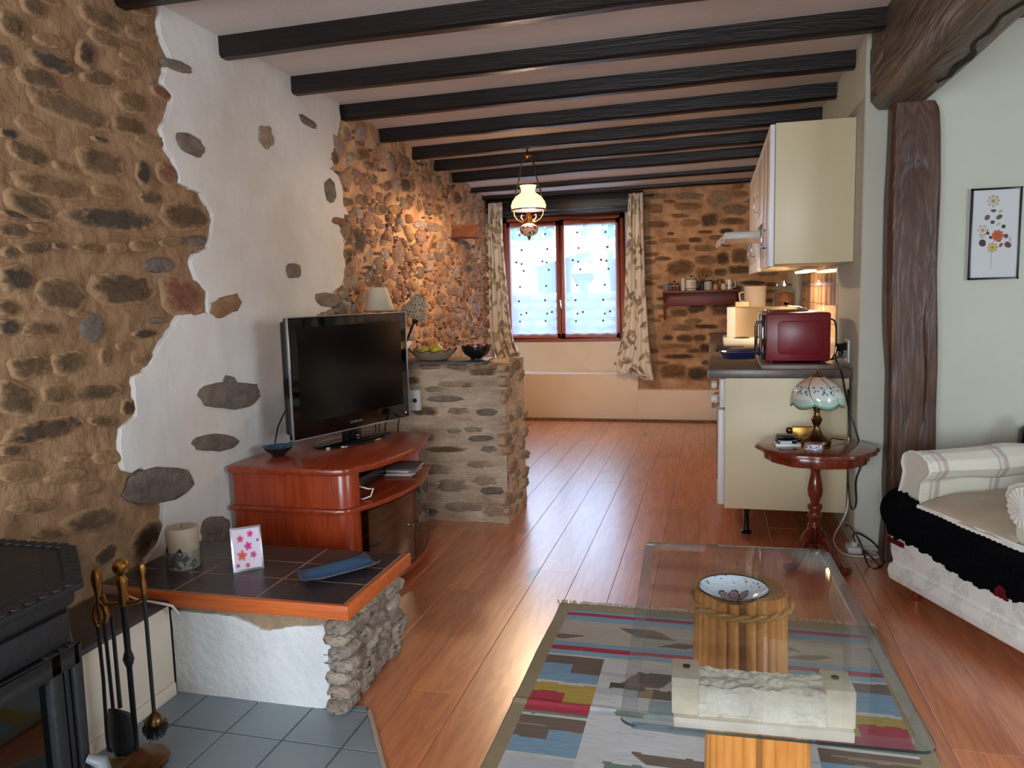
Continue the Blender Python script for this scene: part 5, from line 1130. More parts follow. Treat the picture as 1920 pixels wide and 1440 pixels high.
t = thing('storage_jar', 'tall glass jar of orange pasta beside the enamel pot', 'jar', (.56, 6.74, wz)); B().lathe([(0, 0), (.085, 0), (.09, .02), (.09, .40), (.06, .43), (.06, .44)], n=24).build('jar_glass', M_clear, t, smooth=True); B().lathe([(0, .005), (.08, .005), (.08, .38), (0, .39)], n=20).build('contents', mat('pasta', (186, 112, 56), .7, c2=(130, 70, 34), sc=30), t); B().lathe([(.064, .44), (.064, .46), (.02, .465), (.02, .48), (0, .482)], n=20).build('lid', M_chrome, t, smooth=True)
# wall shelf with its things
sh = thing('wall_shelf', 'red brown wooden shelf on the far stone wall', 'shelf', (-.12, 7.95, 1.315))
B().box(-.375, .375, -.09, .09, 0, .022).build('board', M_shelfwood, sh, bevel=.003)
B().box(-.36, .34, .03, .05, -.13, 0).build('rail', M_shelfwood, sh, bevel=.003)
B().prism([(-.08, 0), (.09, 0), (.09, -.27), (.07, -.27), (.03, -.10), (-.06, -.03)], -.372, -.352, Matrix(((0, 0, 1, 0), (1, 0, 0, 0), (0, 1, 0, 0), (0, 0, 0, 1)))).build('bracket', M_shelfwood, sh, bevel=.002)
B().prism([(-.08, 0), (.09, 0), (.09, -.13), (.03, -.07), (-.06, -.03)], .345, .365, Matrix(((0, 0, 1, 0), (1, 0, 0, 0), (0, 1, 0, 0), (0, 0, 0, 1)))).build('bracket', M_shelfwood, sh, bevel=.002)
sx_ = lambda px: fy(px, 540, 7.93).x
zt = 1.337
def jar(name, lab, px, r, h, bodym, lidm, lidh=.014, grp='things on the wall shelf', cat='jar', knob=False, y=7.93):
    t = thing(name, lab, cat, (sx_(px), y, zt), 0, grp)
    B().lathe([(0, 0), (r*.92, 0), (r, .008), (r, h*.8), (r*.82, h), (0, h)], n=24).build('body', bodym, t, smooth=True)
    if lidm:
        B().lathe([(r*.88, h), (r*.9, h+lidh*.8), (r*.5, h+lidh), (0, h+lidh)], n=24).build('lid', lidm, t, smooth=True)
    if knob: B().lathe([(.006, h+lidh), (.012, h+lidh+.012), (0, h+lidh+.02)], n=12).build('lid_knob', M_black, t, smooth=True)
    return t
Mj = lambda n, c, r=.35: mat(n, c, r)
jar('spice_jar', 'spice jar with grey lid at the left end of the wall shelf', 1250, .032, .075, Mj('jar_a', (120, 110, 100)), Mj('lid_a', (170, 168, 166)))
for i, px in enumerate((1258, 1264, 1270)): jar('small_spice_tin', ['small spice tin, left one of the row of three', 'small spice tin, middle one of the row of three', 'small spice tin, right one of the row of three'][i], px, .016, .045, Mj('tin_%d' % i, (96, 56, 44)), Mj('tinlid_%d' % i, (214, 206, 196)), .008, y=7.90)
jar('copper_pot', 'little brown lidded pot behind the spice tins', 1264, .042, .07, Mj('brown_pot', (110, 76, 54)), Mj('brown_lid', (130, 96, 70)), knob=True, y=7.985)
jar('white_bottle', 'slim white bottle beside the enamel canister', 1281, .021, .10, Mj('white_b', (206, 204, 206)), Mj('white_cap', (226, 226, 226)), .02)
cn = jar('enamel_canister', 'white enamel canister with red emblem and blue bands', 1296, .052, .118, Mj('enamel', (226, 216, 200)), Mj('enamel_lid', (220, 214, 204)), .01, cat='canister', knob=True)
B().lathe([(.0525, .108), (.053, .112), (.0525, .116)], n=28).lathe([(.0525, .012), (.053, .014), (.0525, .016)], n=28).lathe([(.0525, .020), (.053, .022), (.0525, .024)], n=28).build('blue_bands', Mj('navy', (30, 34, 60)), cn, smooth=True)
def ringm(r0, r1, n=28):
    b = B(); vs = []
    for r in (r0, r1):
        for i in range(n):
            a = 2*PI*i/n; x, z = r*math.cos(a), r*math.sin(a); vs.append((.0545*math.sin((x+.012)/.0545), -.0545*math.cos((x+.012)/.0545)-.0006, .062+z))
    return b.add(vs, [(i, (i+1) % n, n+(i+1) % n, n+i) for i in range(n)])
e_ = ringm(.017, .021); A_ = [(-.009, -.008), (0, .011), (.009, -.008), (.005, -.008), (0, .003), (-.005, -.008)]
e_.add([(.0545*math.sin((x+.012)/.0545), -.0545*math.cos((x+.012)/.0545)-.0008, .062+z) for x, z in A_], [(0, 1, 4, 5), (1, 2, 3, 4)]); e_.build('emblem', Mj('red_emblem', (176, 30, 40)), cn)
t = thing('metal_pot', 'dark metal vase with dried sprigs on the wall shelf', 'vase', (sx_(1317), 7.95, zt), 0, 'things on the wall shelf')
B().lathe([(0, 0), (.028, 0), (.036, .03), (.022, .07), (.028, .09), (.024, .09), (.018, .07)], n=20).build('vase_body', M_iron, t, smooth=True)
b = B(); q = random.Random(5)
for i in range(9): a = q.uniform(0, 6.28); b.tube([(0, 0, .08), (.02*math.cos(a), .02*math.sin(a), .11), (.045*math.cos(a), .03*math.sin(a), .13+q.uniform(0, .03))], .0025, 4)
b.build('sprigs', Mj('sprig', (70, 66, 44), .9), t)
jar('glass_jar', 'glass jar with dark lid and white contents on the wall shelf', 1328, .040, .085, Mj('jar_b', (176, 176, 168)), Mj('lid_b', (50, 48, 50)))
jar('amber_jar', 'small amber jar in front of the glass storage jars', 1342, .026, .055, Mj('amber', (190, 130, 80)), Mj('lid_c', (120, 70, 44)), y=7.89)
jar('round_jar', 'jar with brown paper lid behind the amber jar', 1350, .034, .09, Mj('jar_d', (126, 92, 66)), Mj('lid_d', (96, 58, 40)), y=7.97)
t = jar('cream_jug', 'small round cream jug on the wall shelf', 1357, .027, .06, Mj('cream_j', (206, 190, 168)), None, cat='jug', y=7.89)
t = thing('mug', 'white mug with red pattern at the right end of the wall shelf', 'mug', (sx_(1367), 7.93, zt), 0, 'things on the wall shelf')
B().grid(lambda u, v: (.036*math.cos(u*2*PI), .036*math.sin(u*2*PI), .10*v), 36, 16, lambda u, v: L((170, 80, 66)) if mnoise.noise(Vector((u*14, v*4, 2))) > .25 else L((222, 208, 196))).lathe([(0, .004), (.035, .004), (.035, .006)], n=24, col=L((222, 208, 196))).build('mug_body', M_ceramicp, t, smooth=True, solid=.003)
B().tube([(.034, 0, .08), (.055, 0, .082), (.064, 0, .05), (.055, 0, .022), (.034, 0, .02)], .005, 8).build('handle', M_white, t, smooth=True)
# socket with plugs and cables
t = thing('wall_socket', 'white double wall socket with black plug beside the microwave', 'socket', (0.698, 4.44, 1.0))
B().box(-.010, .0, -.06, .06, -.06, .06).build('plate', M_white, t, bevel=.004)
B().tube([(-.01, -.01, .025), (-.055, -.02, .02)], .022, 12).build('plug', M_black, t, smooth=True)
B().tube([(-.01, .0, -.02), (-.045, -.005, -.02)], .018, 12).build('plug', mat('grey_plug', (120, 120, 120), .4), t, smooth=True)
def wire(name, lab, pts, r, m, cat='cable', grp=None):
    c = sum((Vector(p) for p in pts), Vector())/len(pts); c.z = min(p[2] for p in pts); t = thing(name, lab, cat, c, 0, grp)
    P2 = [Vector(p) for p in pts]; out = []
    for i in range(len(P2)-1):
        p0, p1, p2, p3 = P2[max(i-1, 0)], P2[i], P2[i+1], P2[min(i+2, len(P2)-1)]
        for k in range(5):
            s_ = k/5; out.append(.5*((2*p1)+(-p0+p2)*s_+(2*p0-5*p1+4*p2-p3)*s_**2+(-p0+3*p1-3*p2+p3)*s_**3))
    out.append(P2[-1]); B().tube([p-c for p in out], r, 8).build('wire', m, t, smooth=True); return t
fyl = lambda l, y: [fy(a, b_, y) for a, b_ in l]
wire('lamp_cable', 'black cable hanging from the wall socket down to the floor', [Vector((.64, 4.43, 1.02)), fy(1567, 672, 4.25), fy(1578, 700, 4.22), fy(1590, 760, 4.12), fy(1604, 805, 4.1), fy(1617, 860, 4.1), fy(1605, 900, 4.1), fy(1605, 945, 4.1), fy(1596, 952, 4.1), fy(1590, 900, 4.12), fy(1591, 800, 4.14), fy(1590, 730, 4.2)], .0045, M_black)
wire('microwave_cable', 'black cable curling from the back of the microwave', [Vector((.605, 4.56, 1.17)), Vector((.64, 4.50, 1.15)), Vector((.645, 4.48, 1.02)), Vector((.63, 4.46, .97)), Vector((.61, 4.42, .955)), Vector((.66, 4.40, .98)), Vector((.66, 4.43, 1.01))], .0045, M_black)
wire('white_power_cable', 'white cable running down to the socket block on the floor', [fy(1591, 820, 4.13), fy(1590, 940, 4.13), fy(1580, 975, 4.1), fz(1563, 1010, .02), fz(1578, 1036, .006), fz(1612, 1043, .006), fz(1648, 1044, .006), fz(1625, 1030, .006), fz(1605, 1022, .015)], .004, M_white)
wire('floor_cable', 'black cable tangled on the floor at the foot of the pier', [fy(1582, 990, 4.12), fy(1592, 985, 4.1), fz(1612, 1015, .12), fz(1628, 1060, .006), fz(1645, 1065, .006), fz(1658, 1050, .006), fz(1640, 1020, .05), fz(1610, 1000, .12), fz(1600, 1004, .11), fz(1608, 1022, .04), fz(1640, 1050, .006), fz(1648, 1062, .006)], .0042, M_black)
t = thing('socket_block', 'white multi-socket block lying on the floor beside the pier', 'socket block', fz(1600, 1034, 0)); B().box(-.035, .035, -.05, .05, 0, .035).build('case', M_white, t, bevel=.01); B().tube([(0, -.02, .03), (-.0, -.02, .06)], .016, 10).build('plug', M_white, t, smooth=True)
# ============================================================ SIDE TABLE
st = thing('side_table', 'round scalloped mahogany pedestal side table', 'table', (0.487, 3.95, 0))
def scal(r, n=96, amp=.035, ph=0.0):
    return [(r*(1+amp*(abs(math.cos(3*(a+ph)))**.7-.6)+.018*math.cos(12*(a+ph)))*math.cos(a), r*(1+amp*(abs(math.cos(3*(a+ph)))**.7-.6)+.018*math.cos(12*(a+ph)))*math.sin(a)) for a in [2*PI*k/n for k in range(n)]]
zt2 = .578
B().prism(scal(.272), zt2-.020, zt2).build('top', M_mahog, st, bevel=.006)
B().prism(scal(.278), zt2-.018, zt2-.008).build('moulded_edge', M_mahog, st, bevel=.003)
B().prism(scal(.235), zt2-.068, zt2-.019).build('apron', M_mahog, st, bevel=.003)
B().lathe([(.03, .51), (.038, .50), (.028, .485), (.034, .47), (.024, .455), (.022, .44), (.030, .40), (.036, .36), (.034, .33), (.022, .30), (.02, .29), (.034, .28), (.036, .265), (.026, .25), (.030, .235), (.036, .225), (.024, .20), (.024, .19), (.033, .18), (.034, .10), (.028, .085), (0, .08)], n=28).build('column', M_mahog, st, smooth=True)
for a in (-125, -60, 80):
    a = math.radians(a); Ml = Matrix.Rotation(a, 4, 'Z')
    prof = [(.02, .175), (.06, .165), (.10, .135), (.14, .085), (.175, .045), (.205, .022), (.225, .018), (.24, .03), (.236, .042), (.252, .036), (.256, .016), (.24, 0), (.205, 0), (.16, .012), (.12, .045), (.085, .075), (.05, .085), (.02, .085)]
    lg = B().prism(prof, -.017, .017, Ml @ Matrix(((1, 0, 0, 0), (0, 0, 1, 0), (0, 1, 0, 0), (0, 0, 0, 1)))).build('leg', M_mahog, st, bevel=.004)
    for (cx_, cz_, r_) in ((.075, .125, .022), (.238, .022, .016)):
        for sg in (-1, 1): B().tube([Ml @ Vector((cx_+r_*(1-k/22)*math.cos(k*.55), sg*.0185, cz_+r_*(1-k/22)*math.sin(k*.55))) for k in range(20)], .0022, 5).build('scroll_carving', M_mahog, lg, smooth=True)
# lamp with painted petals
tl = thing('petal_lamp', 'brass table lamp with painted glass petal shade on the side table', 'lamp', (0.49, 3.97, zt2))
B().lathe([(0, 0), (.067, 0), (.069, .008), (.069, .022), (.062, .028), (.045, .036), (.028, .052), (.018, .075), (.013, .09), (.017, .10), (.024, .118), (.027, .124), (.024, .13), (.014, .145), (.013, .165), (.019, .175), (.02, .195), (.012, .205)], n=32).build('base', M_abrass, tl, smooth=True)
def petcol(u, v):
    if v < .06: return L((120, 170, 150))
    if v < .22: return L((176, 200, 184))
    q = mnoise.noise(Vector((u*5, v*7, 3)))
    if .25 < v < .62 and abs(q) < .055: return L((56, 110, 104))
    a, c = (206, 210, 206), (206, 168, 152); k = min(1, max(0, (v-.45)/.4)); return L([a[i]+(c[i]-a[i])*k for i in range(3)])
M_petal = paintmat('painted_petal_glass', .12, coat=.5)
for i in range(6):
    a0 = 2*PI*i/6+.3
    def pf(u, v, a0=a0):
        tw = .55*(1-v); a = a0+(u-.5)*(2*PI/6)*1.04+tw; r = .118*math.sin(min(1, (1-v)*1.02+.02)*PI*.56)**.75*(1+.06*math.cos((u-.5)*PI)*(1-v)); 
        z = .205+.135*v**.8-.018*math.cos((u-.5)*PI)*(1-v)**2
        return (r*math.cos(a), r*math.sin(a), z)
    pt = B().grid(pf, 18, 20, petcol).build('petal', M_petal, tl, smooth=True, solid=.003)
    B().tube([pf(0, v/16) for v in range(17)], .0026, 6).build('came', M_abrass, pt, smooth=True); B().tube([pf(u/12, 0) for u in range(13)], .0024, 6).build('lower_edge', M_abrass, pt, smooth=True)
B().lathe([(.03, .335), (.022, .342), (.010, .345), (.012, .352), (.004, .358), (.003, .378), (0, .38)], n=18).build('finial', M_abrass, tl, smooth=True)
t = thing('cordless_phone', 'black cordless telephone on its base at the left of the side table', 'telephone', (.345, 3.93, zt2), math.radians(8))
B().box(-.055, .06, -.04, .045, 0, .014).build('paper', M_white, t, bevel=.002)
B().box(-.045, .045, -.035, .035, .014, .034).build('base', M_black, t, bevel=.004); B().box(-.04, .05, -.03, .045, .036, .052).build('handset', M_black, t, bevel=.006); B().box(-.035, .02, -.041, -.036, .016, .028).build('display', mat('pale_display', (190, 200, 214), .4), t)
t = thing('brass_clock', 'small brass carriage clock behind the petal lamp', 'clock', (.435, 4.07, zt2)); B().box(-.05, .05, -.02, .02, .0, .07).build('case', M_brass, t, bevel=.004)
for s_ in (-1, 1): B().sphere((s_*.062, 0, .05), .017, 12, 8).sphere((s_*.062, 0, .022), .014, 12, 8).build('knob', M_abrass, t, smooth=True)
t = thing('painted_box', 'little painted box in front of the petal lamp', 'box', (.462, 3.845, zt2)); B().grid(lambda u, v: (.042*math.cos(u*2*PI), .030*math.sin(u*2*PI), .026*v), 40, 8, lambda u, v: L((90, 120, 160)) if mnoise.noise(Vector((u*22, v*3, 1))) > .15 else (L((150, 60, 60)) if mnoise.noise(Vector((u*22, v*3, 8))) > .3 else L((220, 216, 216)))).build('box_side', M_ceramicp, t)
B().lathe([(.043, 0), (.043, .005), (0, .006)], (0, 0, .026), 30, M=Matrix.Diagonal((1, .72, 1, 1))).build('lid', mat('pinkish_lid', (150, 110, 104), .3), t, smooth=True)
wire('petal_lamp_cable', 'dark lamp flex lying on the side table top', [Vector((.54, 3.99, zt2+.006)), Vector((.57, 4.03, zt2+.02)), Vector((.60, 4.06, zt2+.012)), Vector((.64, 4.08, zt2+.004))], .003, M_black)
# ============================================================ RUG
rug = thing('kilim_rug', 'flat woven kilim rug in blue, grey, mustard and red', 'rug', (0, 2.2, 0))
KH = (158, 146, 120); BL = (132, 166, 190); RD = (176, 70, 84); WH = (206, 210, 212); GB = (122, 108, 100); MU = (182, 160, 84); LG = (188, 196, 200); GN = (120, 140, 128); BE = (178, 172, 162); OL = (86, 92, 80); CR = (206, 206, 200)
def rugc(u, v):
    x = -.64+1.26*u; y = 1.20+1.965*v
    j = .004*mnoise.noise(Vector((x*16, y*5, 0))); y += j; xx = x+.003*mnoise.noise(Vector((x*4, y*40, 0)))
    if xx < -.59 or xx > .57: return KH
    if y > 3.095: return KH
    if y > 3.075: return BL
    if y > 3.045: return RD
    if y > 3.0: return BL
    if y > 2.80:
        k = (xx*2.2) % 1.0; yy = (y-2.80)/.2
        if abs(yy-.62) < .2 and abs(k-.45-(.62-yy)*.5) < .16: return GB
        if abs(yy-.22) < .11 and abs(k-.75+(.22-yy)*.8) < .12: return GB
        return BE
    if y > 2.768: return BL
    if y > 2.735: return RD
    if y > 2.70: return (140, 178, 202)
    if y > 2.685: return CR
    left = xx < -.38; right = xx > .30
    if left or right:
        s_ = (xx+.59)/.21 if left else (.57-xx)/.27
        if y > 2.62: return GB
        if y > 2.555: return BL if s_ < .5 else GB
        if y > 2.49: return BL
        if y > 2.475: return CR
        if y > 2.42: return MU
        if y > 2.345: return RD if s_ < .52 else MU
        if y > 2.29: return RD
        if y > 2.275: return GN
        if y > 2.262: return CR
        if y > 2.19: return GB if mnoise.noise(Vector((x*3, y*50, 0))) > -.3 else KH
        if y > 2.14: return BL if s_ > .5 else GB
        if y > 2.06: return BL
        if y > 2.045: return CR
        if y > 1.93: return LG
        if y > 1.86: return MU
        if y > 1.80: return MU if s_ > .5 else BL
        if y > 1.72: return BL
        if y > 1.60: return GB
        if y > 1.52: return RD
        return LG
    if y < 1.45: return LG
    k = xx+.04; yc = 2.46
    if abs(y-2.56) < .05 and abs(abs(k)-.17-(2.56-y)*.6) < .07: return GB
    if abs(y-2.50) < .018 and abs(abs(k)-.24) < .06: return OL
    if abs(y-2.47) < .03 and abs(k) < .20: return OL if abs(k) < .15 else KH
    if abs(y-2.385) < .05 and abs(k) < .16: return BL if k > -.04 and k < .12 else (150, 174, 184)
    if abs(y-2.325) < .012 and abs(k) < .26: return GN
    if abs(y-2.27) < .02 and abs(k) < .2: return (140, 160, 170)
    if abs(y-2.10) < .025 and abs(k+.04-(2.1-y)) < .13: return GB
    if abs(y-2.045) < .018 and abs(k) < .26: return GN
    if abs(y-1.97) < .05 and abs(k-.02) < .17: return BL if k > -.02 else (172, 190, 200)
    if abs(y-1.89) < .025 and abs(k) < .24: return (82, 104, 92)
    if abs(y-1.855) < .02 and abs(k+.1) < .16: return GB
    if abs(y-1.72) < .04 and abs(k) < .2: return MU
    n_ = mnoise.noise(Vector((x*2, y*30, 4))); return WH if n_ > -.25 else LG
def rugf(u, v):
    x = -.64+1.26*u; y = 1.20+1.965*v-2.2
    z = .007+.0012*mnoise.noise(Vector((x*7, y*7, 0)))+.010*math.exp(-((y-.142+.0*x)/.010)**2)*max(0, (.05-x))**.5*(1 if x < .05 else 0)
    return (x+.004*mnoise.noise(Vector((u, v*6, 0))), y, z)
bb = B().grid(rugf, 180, 281, lambda u, v: L(rugc(u, v)))
bb.build('weave', M_rug, rug, smooth=True, solid=.004)
b = B(); q = random.Random(14)
for k in range(210):
    x = -.645+1.27*k/209; a = q.uniform(-.02, .02)
    b.tube([(x, .963, .006), (x+a*.4, .985, .007), (x+a, 1.0+q.uniform(0, .015), .004)], .0022, 4)
b.build('fringe', mat('cream_fringe', (206, 194, 176), .95), rug, kind='stuff')
# ============================================================ COFFEE TABLE
ct = thing('coffee_table', 'rectangular glass coffee table standing on cane drums and a pale stone block', 'table', (.10, 2.20, 0.012), math.radians(2.2))
zg = .405
def rr_(hx, hy, r, n=6):
    P = []
    for cx_, cy_, a0 in ((hx-r, hy-r, 0), (-hx+r, hy-r, 90), (-hx+r, -hy+r, 180), (hx-r, -hy+r, 270)):
        for k in range(n+1): a = math.radians(a0+90*k/n); P.append((cx_+r*math.cos(a), cy_+r*math.sin(a)))
    return P
hx, hy = .317, .617
outer = rr_(hx, hy, .035); inner = rr_(hx-.033, hy-.033, .02); n = len(outer)
gt = B(); gt.prism(rr_(hx-.033, hy-.033, .02), zg, zg+.012); gt.build('glass_top', M_glass, ct)
vs = [(x, y, zg+.012) for x, y in inner]+[(x, y, zg+.0065) for x, y in outer]+[(x, y, zg) for x, y in outer]+[(x, y, zg) for x, y in inner]
B().add(vs, [(k, (k+1) % n, n+(k+1) % n, n+k) for k in range(n)]+[(2*n+k, 2*n+(k+1) % n, 3*n+(k+1) % n, 3*n+k) for k in range(n)]).build('bevelled_border', M_bevel, ct)
B().add([(x*1.001, y*1.0005, zg+.0067) for x, y in outer]+[(x*1.001, y*1.0005, zg-.0002) for x, y in outer], [(k, (k+1) % n, n+(k+1) % n, n+k) for k in range(n)]).build('glass_edge', M_glassedge, ct)
def drum(cx_, cy_, a, bb_, h, zt_, flare, nm):
    core = B().lathe([(.90, 0), (.90, h-.004), (0, h-.004)], n=28, M=Matrix.Translation((cx_, cy_, 0)) @ Matrix.Diagonal((a, bb_, 1, 1))).build('drum_core', mat(nm, (150, 100, 48), .5), ct)
    m = 26
    for k in range(m):
        an = 2*PI*k/m; c, s_ = math.cos(an), math.sin(an); e = .75
        x = math.copysign(abs(c)**e, c); y = math.copysign(abs(s_)**e, s_)
        r_ = .0175; p0 = Vector((cx_+x*(a-.012)*flare, cy_+y*(bb_-.012)*flare, 0.0)); p1 = Vector((cx_+x*(a-.012), cy_+y*(bb_-.012), h))
        B().tube([p0, (p0+p1)/2, p1], r_, 8).build('cane', M_rattan, core, smooth=True)
    return core
d1 = drum(-.005, .255, .137, .115, .398, 0, 1.04, 'drum_core_far'); d2 = drum(-.005, -.335, .118, .070, .284, 0, 1.04, 'drum_core_near')
B().lathe([(0, .396), (.95, .396), (.95, .401), (0, .401)], n=32, M=Matrix.Translation((-.005, .255, 0)) @ Matrix.Diagonal((.137, .115, 1, 1))).build('drum_lid', mat('drum_lid', (176, 150, 92), .4), ct)
B().lathe([(.008, .401), (.008, .405), (0, .405)], (.045, .30, 0), 12).build('rubber_dot', M_black, ct)
for off in (0, PI):
    B().tube([((-.005)+(.153+.005*math.cos(9*t_+off))*math.cos(t_), .255+(.133+.005*math.cos(9*t_+off))*math.sin(t_), .352+.006*math.sin(9*t_+off)+.006*math.sin(t_)) for t_ in [2*PI*k/120 for k in range(121)]], .0068, 8).build('rope_ring', M_rattan2, ct, smooth=True)
def lb(name, x0, x1, y0, y1, z0, z1, m, bev): return B().box(x0, x1, y0, y1, z0, z1).build(name, m, ct, bevel=bev)
lb('stone_base', -.205, .205, -.398, -.262, .285, .311, M_traver, .003)
for s_, nm in ((-1, 'l'), (1, 'r')):
    cxp = s_*.177
    B().prism([(cxp-.033, -.380), (cxp+.033, -.380), (cxp+.033, -.275), (cxp-.033, -.275)], .309, .402).build('stone_post', M_traver, ct, bevel=.004)
    B().lathe([(.009, .402), (.009, .405), (0, .405)], (cxp-.003*s_, -.318, 0), 16).build('rubber_dot', M_black, ct)
def frk(u, v):
    x = -.145+.29*u; a = v*4
    P_ = [(-.384, .309), (-.376, .385), (-.30, .394), (-.285, .32), (-.30, .309)]; i = min(int(a), 3); f = a-i; y = P_[i][0]*(1-f)+P_[i+1][0]*f; z = P_[i][1]*(1-f)+P_[i+1][1]*f
    p = Vector((x, y, z)); n_ = .009*mnoise.noise(Vector((x*16, y*40, z*70)))+.006*mnoise.noise(Vector((x*60, y*80, z*110)))
    return (x, y-n_*(1 if i == 0 else 0), z+n_*(1 if i in (1, 2) else 0))
B().grid(frk, 130, 80).build('rough_block', M_fossil, ct, smooth=True)
gb = thing('glazed_bowl', 'wide pale blue bowl with a dark painted flower on the glass table', 'bowl', (.060, 2.275, .4295))
def gbf(u, v):
    a = u*2*PI; r = .1*v; z = .004+.044*(v**2.1); return (r*math.cos(a), r*math.sin(a), z)
def gbc(u, v):
    a = u*2*PI; x, y = v*math.cos(a), v*math.sin(a)
    for (fx_, fy_, an, l, w) in ((-.24, .22, 2.1, .24, .15), (.02, .26, 1.4, .28, .17), (.24, .24, .85, .28, .13), (.02, -.08, 0.0, .44, .06)):
        dx, dy = x-fx_, y-fy_; p = dx*math.cos(an)+dy*math.sin(an); q_ = -dx*math.sin(an)+dy*math.cos(an); d_ = (p/l)**2+(q_/w)**2
        if d_ < 1: return L((40, 32, 36)) if d_ > .72 or w < .08 else L((150, 132, 132))
    if v > .975: return L((40, 34, 34))
    n_ = mnoise.noise(Vector((x*9, y*9, 1)))
    if v > .75 and n_ > .42: return L((110, 114, 118))
    k = max(0, min(1, 1.1-v+.3*n_)); return L([176+30*k, 190+30*k, 198+30*k])
B().grid(gbf, 72, 40, gbc).build('bowl_body', M_ceramicp, gb, smooth=True)
B().grid(lambda u, v: (lambda p: (p[0]*1.012, p[1]*1.012, p[2]-.004))(gbf(u, v)), 48, 14).build('underside', mat('dark_underside', (36, 30, 30), .2, coat=.4), gb, smooth=True)
# ============================================================ ARMCHAIR
ac = thing('armchair', 'cream damask armchair with rolled striped arms at the right', 'armchair', (.755, 3.54, 0), math.atan2(-.918, .396))
W_, D_ = .98, .82
def ssl(name, x0, x1, y0, y1, z0, z1, m, bev=.03): return B().box(x0, x1, y0, y1, z0, z1).build(name, m, ac, bevel=bev, seg=4)
# skirted front panel with lip
def fpan(u, v):
    P_ = [(-.0, .075), (-.018, .085), (-.028, .12), (-.020, .150), (-.004, .156), (-.002, .165), (-.012, .20), (-.020, .30), (-.012, .40), (.02, .44)]
    a = v*9; i = min(int(a), 8); f = a-i; y = P_[i][0]*(1-f)+P_[i+1][0]*f; z = P_[i][1]*(1-f)+P_[i+1][1]*f
    t_ = u*(W_+.5)  # wraps round the left corner
    if t_ < .5: s_ = (.5-t_); return (0+y*1.0+.0, s_+.02, z)
    return (t_-.5+.0, y, z)
B().grid(fpan, 90, 40).build('valance', M_damask, ac, smooth=True)
ssl('frame', .01, W_, .01, D_, .09, .40, M_damask, .02)
for sx in (.07, W_-.07):
    for sy in (.07, D_-.07): B().lathe([(.018, 0), (.026, .04), (.03, .09)], (sx, sy, 0), 14).build('foot', M_mahog, ac, smooth=True)
def arm(x0, lab, flip):
    # profile across x: inner wall rises, rolls outward on top
    def pf(u, v):
        pr = [(.17, .38), (.165, .44), (.145, .50), (.135, .545), (.15, .585), (.14, .625), (.09, .652), (.03, .648), (-.015, .62), (-.03, .58), (-.005, .545), (.02, .53), (.03, .46), (.02, .38)]
        a = u*13; i = min(int(a), 12); f = a-i; x = pr[i][0]*(1-f)+pr[i+1][0]*f; z = pr[i][1]*(1-f)+pr[i+1][1]*f
        y = .05+(.75)*v; s_ = 1-.10*v; dr = -.05*v
        if flip: x = .16-x
        z2 = .38+(z-.38)*(1-.0*v)+dr*0
        return (x0+x, y, z2+.012*mnoise.noise(Vector((u*3, v*4, x0))))
    o = B().grid(pf, 78, 30).add([pf(k/26, 0) for k in range(27)], [tuple(range(27))]).build('arm', M_stripe, ac, smooth=True, label=lab)
    return o, pf
a1, pf1 = arm(-.03, 'far rolled arm in striped cream fabric', True)
B().tube([Vector(pf1(k/40, 0))+Vector((0, -.004, 0)) for k in range(41)], .006, 6).build('piping', M_scroll, a1, smooth=True)
a2, pf2 = arm(.575, 'near rolled arm with pleated scroll front', False)
# pleated scroll front of the near arm
def plt(u, v):
    a = u*2*PI; r = .078*v; return (.575+.075+r*math.cos(a), .035-.012*(1-v)+.003*math.cos(a*22)*v, .565+r*math.sin(a)*.95)
B().grid(plt, 132, 8).build('pleated_scroll', M_scroll, a2, smooth=True)
def cush(u, v):
    x = .12+.50*u; y = .02+.66*v; z = .455+.035*math.sin(PI*min(1, max(0, v)))**.4*math.sin(PI*u)**.3-.03*(1-v)**6+.006*mnoise.noise(Vector((x*8, y*8, 1)))
    return (x, y, z)
B().grid(cush, 40, 40).build('seat_cover', M_seatfab, ac, smooth=True, solid=.02)
ssl('seat_cushion', .12, .62, .03, .70, .39, .455, M_seatfab, .025)
ssl('back', .02, .96, .66, .84, .38, .72, M_stripe, .07)
# black knitted throw over the front
def thr(u, v):
    t_ = -.12+1.05*u; wav = .010*math.sin(t_*46)+.012*math.sin(t_*17+1)
    ztop = .455-.03*min(1, max(0, t_/.3)) if t_ < .12 else .425-.01*t_
    zbot = .262+.035*math.sin(t_*7.3+.8)*.5+.014*abs(math.sin(t_*40))+(.0 if t_ > 0 else -.02); 
    z = zbot+(ztop-zbot)*v
    y = -.034-.014*math.sin(PI*v)+.0035*math.sin(u*260)-.012*mnoise.noise(Vector((t_*6, v*2, 0)))+.015*math.sin(t_*23)*.3*(1-v)
    x = t_
    if t_ < .03: d_ = .03-t_; x = .03-d_*.55; y = y+d_*.9+.01
    if v > .9: y += .06*(v-.9)/.1
    return (x, y, z)
th = B().grid(thr, 420, 24).build('throw_blanket', M_knit, None, smooth=True, solid=.016)
th.location = ac.location; th.rotation_euler = ac.rotation_euler; tag(th, 'black knitted throw with scalloped edge draped over the armchair front', 'blanket')
def bulge(u, v): a = u*2*PI; return (-.045+.085*math.sin(PI*v)*math.cos(a), .09+.11*math.sin(PI*v)*math.sin(a), .365+.105*math.cos(PI*v))
B().grid(bulge, 30, 16).build('throw_fold', M_knit, th, smooth=True)
B().grid(lambda u, v: (.64+.06*u, -.058+.004*math.sin(u*20)-.004*v, .262+.045*v*math.sin(PI*u)), 14, 6).build('red_edge', M_knitred, th, smooth=True, solid=.01)
B().grid(lambda u, v: (.04+.10*u, -.05, .262+.018*v), 10, 4).build('red_edge', M_knitred, th, smooth=True, solid=.008)
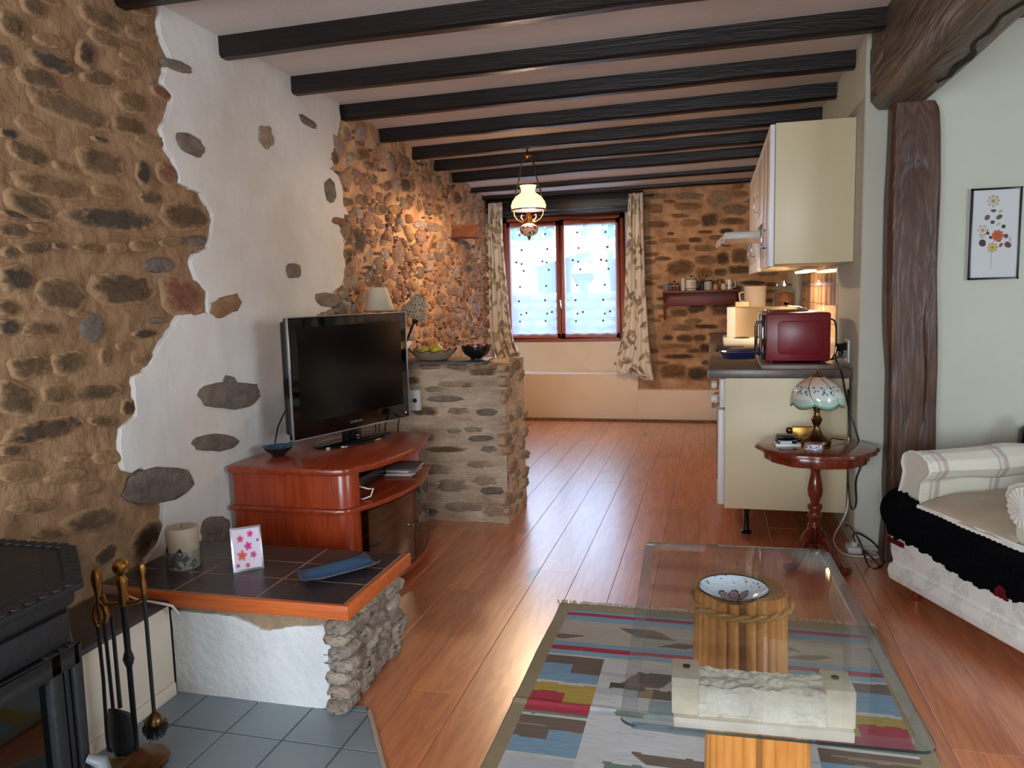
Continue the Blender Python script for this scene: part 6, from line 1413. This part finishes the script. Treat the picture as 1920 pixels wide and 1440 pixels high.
# dark vase at the right edge on a stand
t = thing('black_vase', 'rounded black vase just entering the picture at the right edge', 'vase', (1.452, 4.02, 0))
B().lathe([(.10, 0), (.11, .02), (.03, .06), (.025, .45), (.05, .50), (.075, .58), (.07, .66), (.03, .70), (.035, .72)], n=28).build('vase_body', M_gloss, t, smooth=True)
# ============================================================ PICTURE
pc = thing('framed_flower_picture', 'black framed pressed flower picture on the right wall', 'picture', (1.279, 4.143, 1.571))
w, h = .106, .212
B().box(-w, w, -.012, 0, -h, -h+.009).box(-w, w, -.012, 0, h-.009, h).box(-w, -w+.009, -.012, 0, -h, h).box(w-.009, w, -.012, 0, -h, h).build('frame', M_black, pc, bevel=.001)
fls = [(.435, .875, .095, (206, 196, 176), 8), (.235, .545, .085, (214, 202, 190), 6), (.56, .478, .10, (190, 96, 62), 9), (.46, .345, .085, (206, 182, 110), 8)]
lvs = [(.45, .765, .06, .025, 0, (96, 84, 76)), (.60, .755, .055, .022, .1, (176, 170, 154)), (.32, .69, .07, .04, .9, (110, 92, 84)), (.58, .69, .07, .035, .5, (104, 78, 70)), (.44, .635, .05, .03, 0, (88, 70, 62)), (.565, .61, .05, .018, .4, (168, 176, 160)), (.68, .58, .045, .03, .8, (72, 46, 44)), (.33, .515, .06, .025, -.5, (96, 44, 42)), (.42, .46, .05, .022, -.4, (92, 50, 46)), (.74, .47, .05, .04, .9, (112, 74, 74)), (.59, .42, .045, .022, .1, (96, 54, 50)), (.24, .40, .075, .06, .6, (70, 58, 60)), (.64, .37, .055, .025, 1.0, (120, 84, 80)), (.79, .37, .08, .045, -.6, (108, 66, 64)), (.83, .43, .03, .04, 0, (176, 186, 176)), (.23, .475, .07, .03, 0, (186, 184, 166))]
def picc(u, v):
    if abs(u-.44) < .008 and .09 < v < .28: return L((150, 150, 142))
    for x, y, r, c, k in fls:
        dx, dy = u-x, (v-y)*1.95; d_ = math.hypot(dx, dy)
        if d_ < r*1.35*(.78+.22*abs(math.cos(k*.5*math.atan2(dy, dx)))):
            if d_ < r*.28: return L((150, 110, 70))
            if d_ > r*1.12: return L((120, 104, 92)) if c[0] > 200 else L(c)
            return L([q_*(.85+.15*(d_/r)) for q_ in c])
    for x, y, a, b_, an, c in lvs:
        dx, dy = u-x, (v-y)*1.95; p = dx*math.cos(an)+dy*math.sin(an); q_ = -dx*math.sin(an)+dy*math.cos(an)
        if (p/a)**2+(q_/b_/1.4)**2 < 1: return L(c)
    return L((206, 210, 212))
B().grid(lambda u, v: (-w+.009+(2*w-.018)*u, -.006, -h+.009+(2*h-.018)*v), 80, 150, picc).build('print', M_paint, pc)
B().box(-w+.003, w-.003, -.005, .004, -h+.003, h-.003).build('backing', M_white, pc)
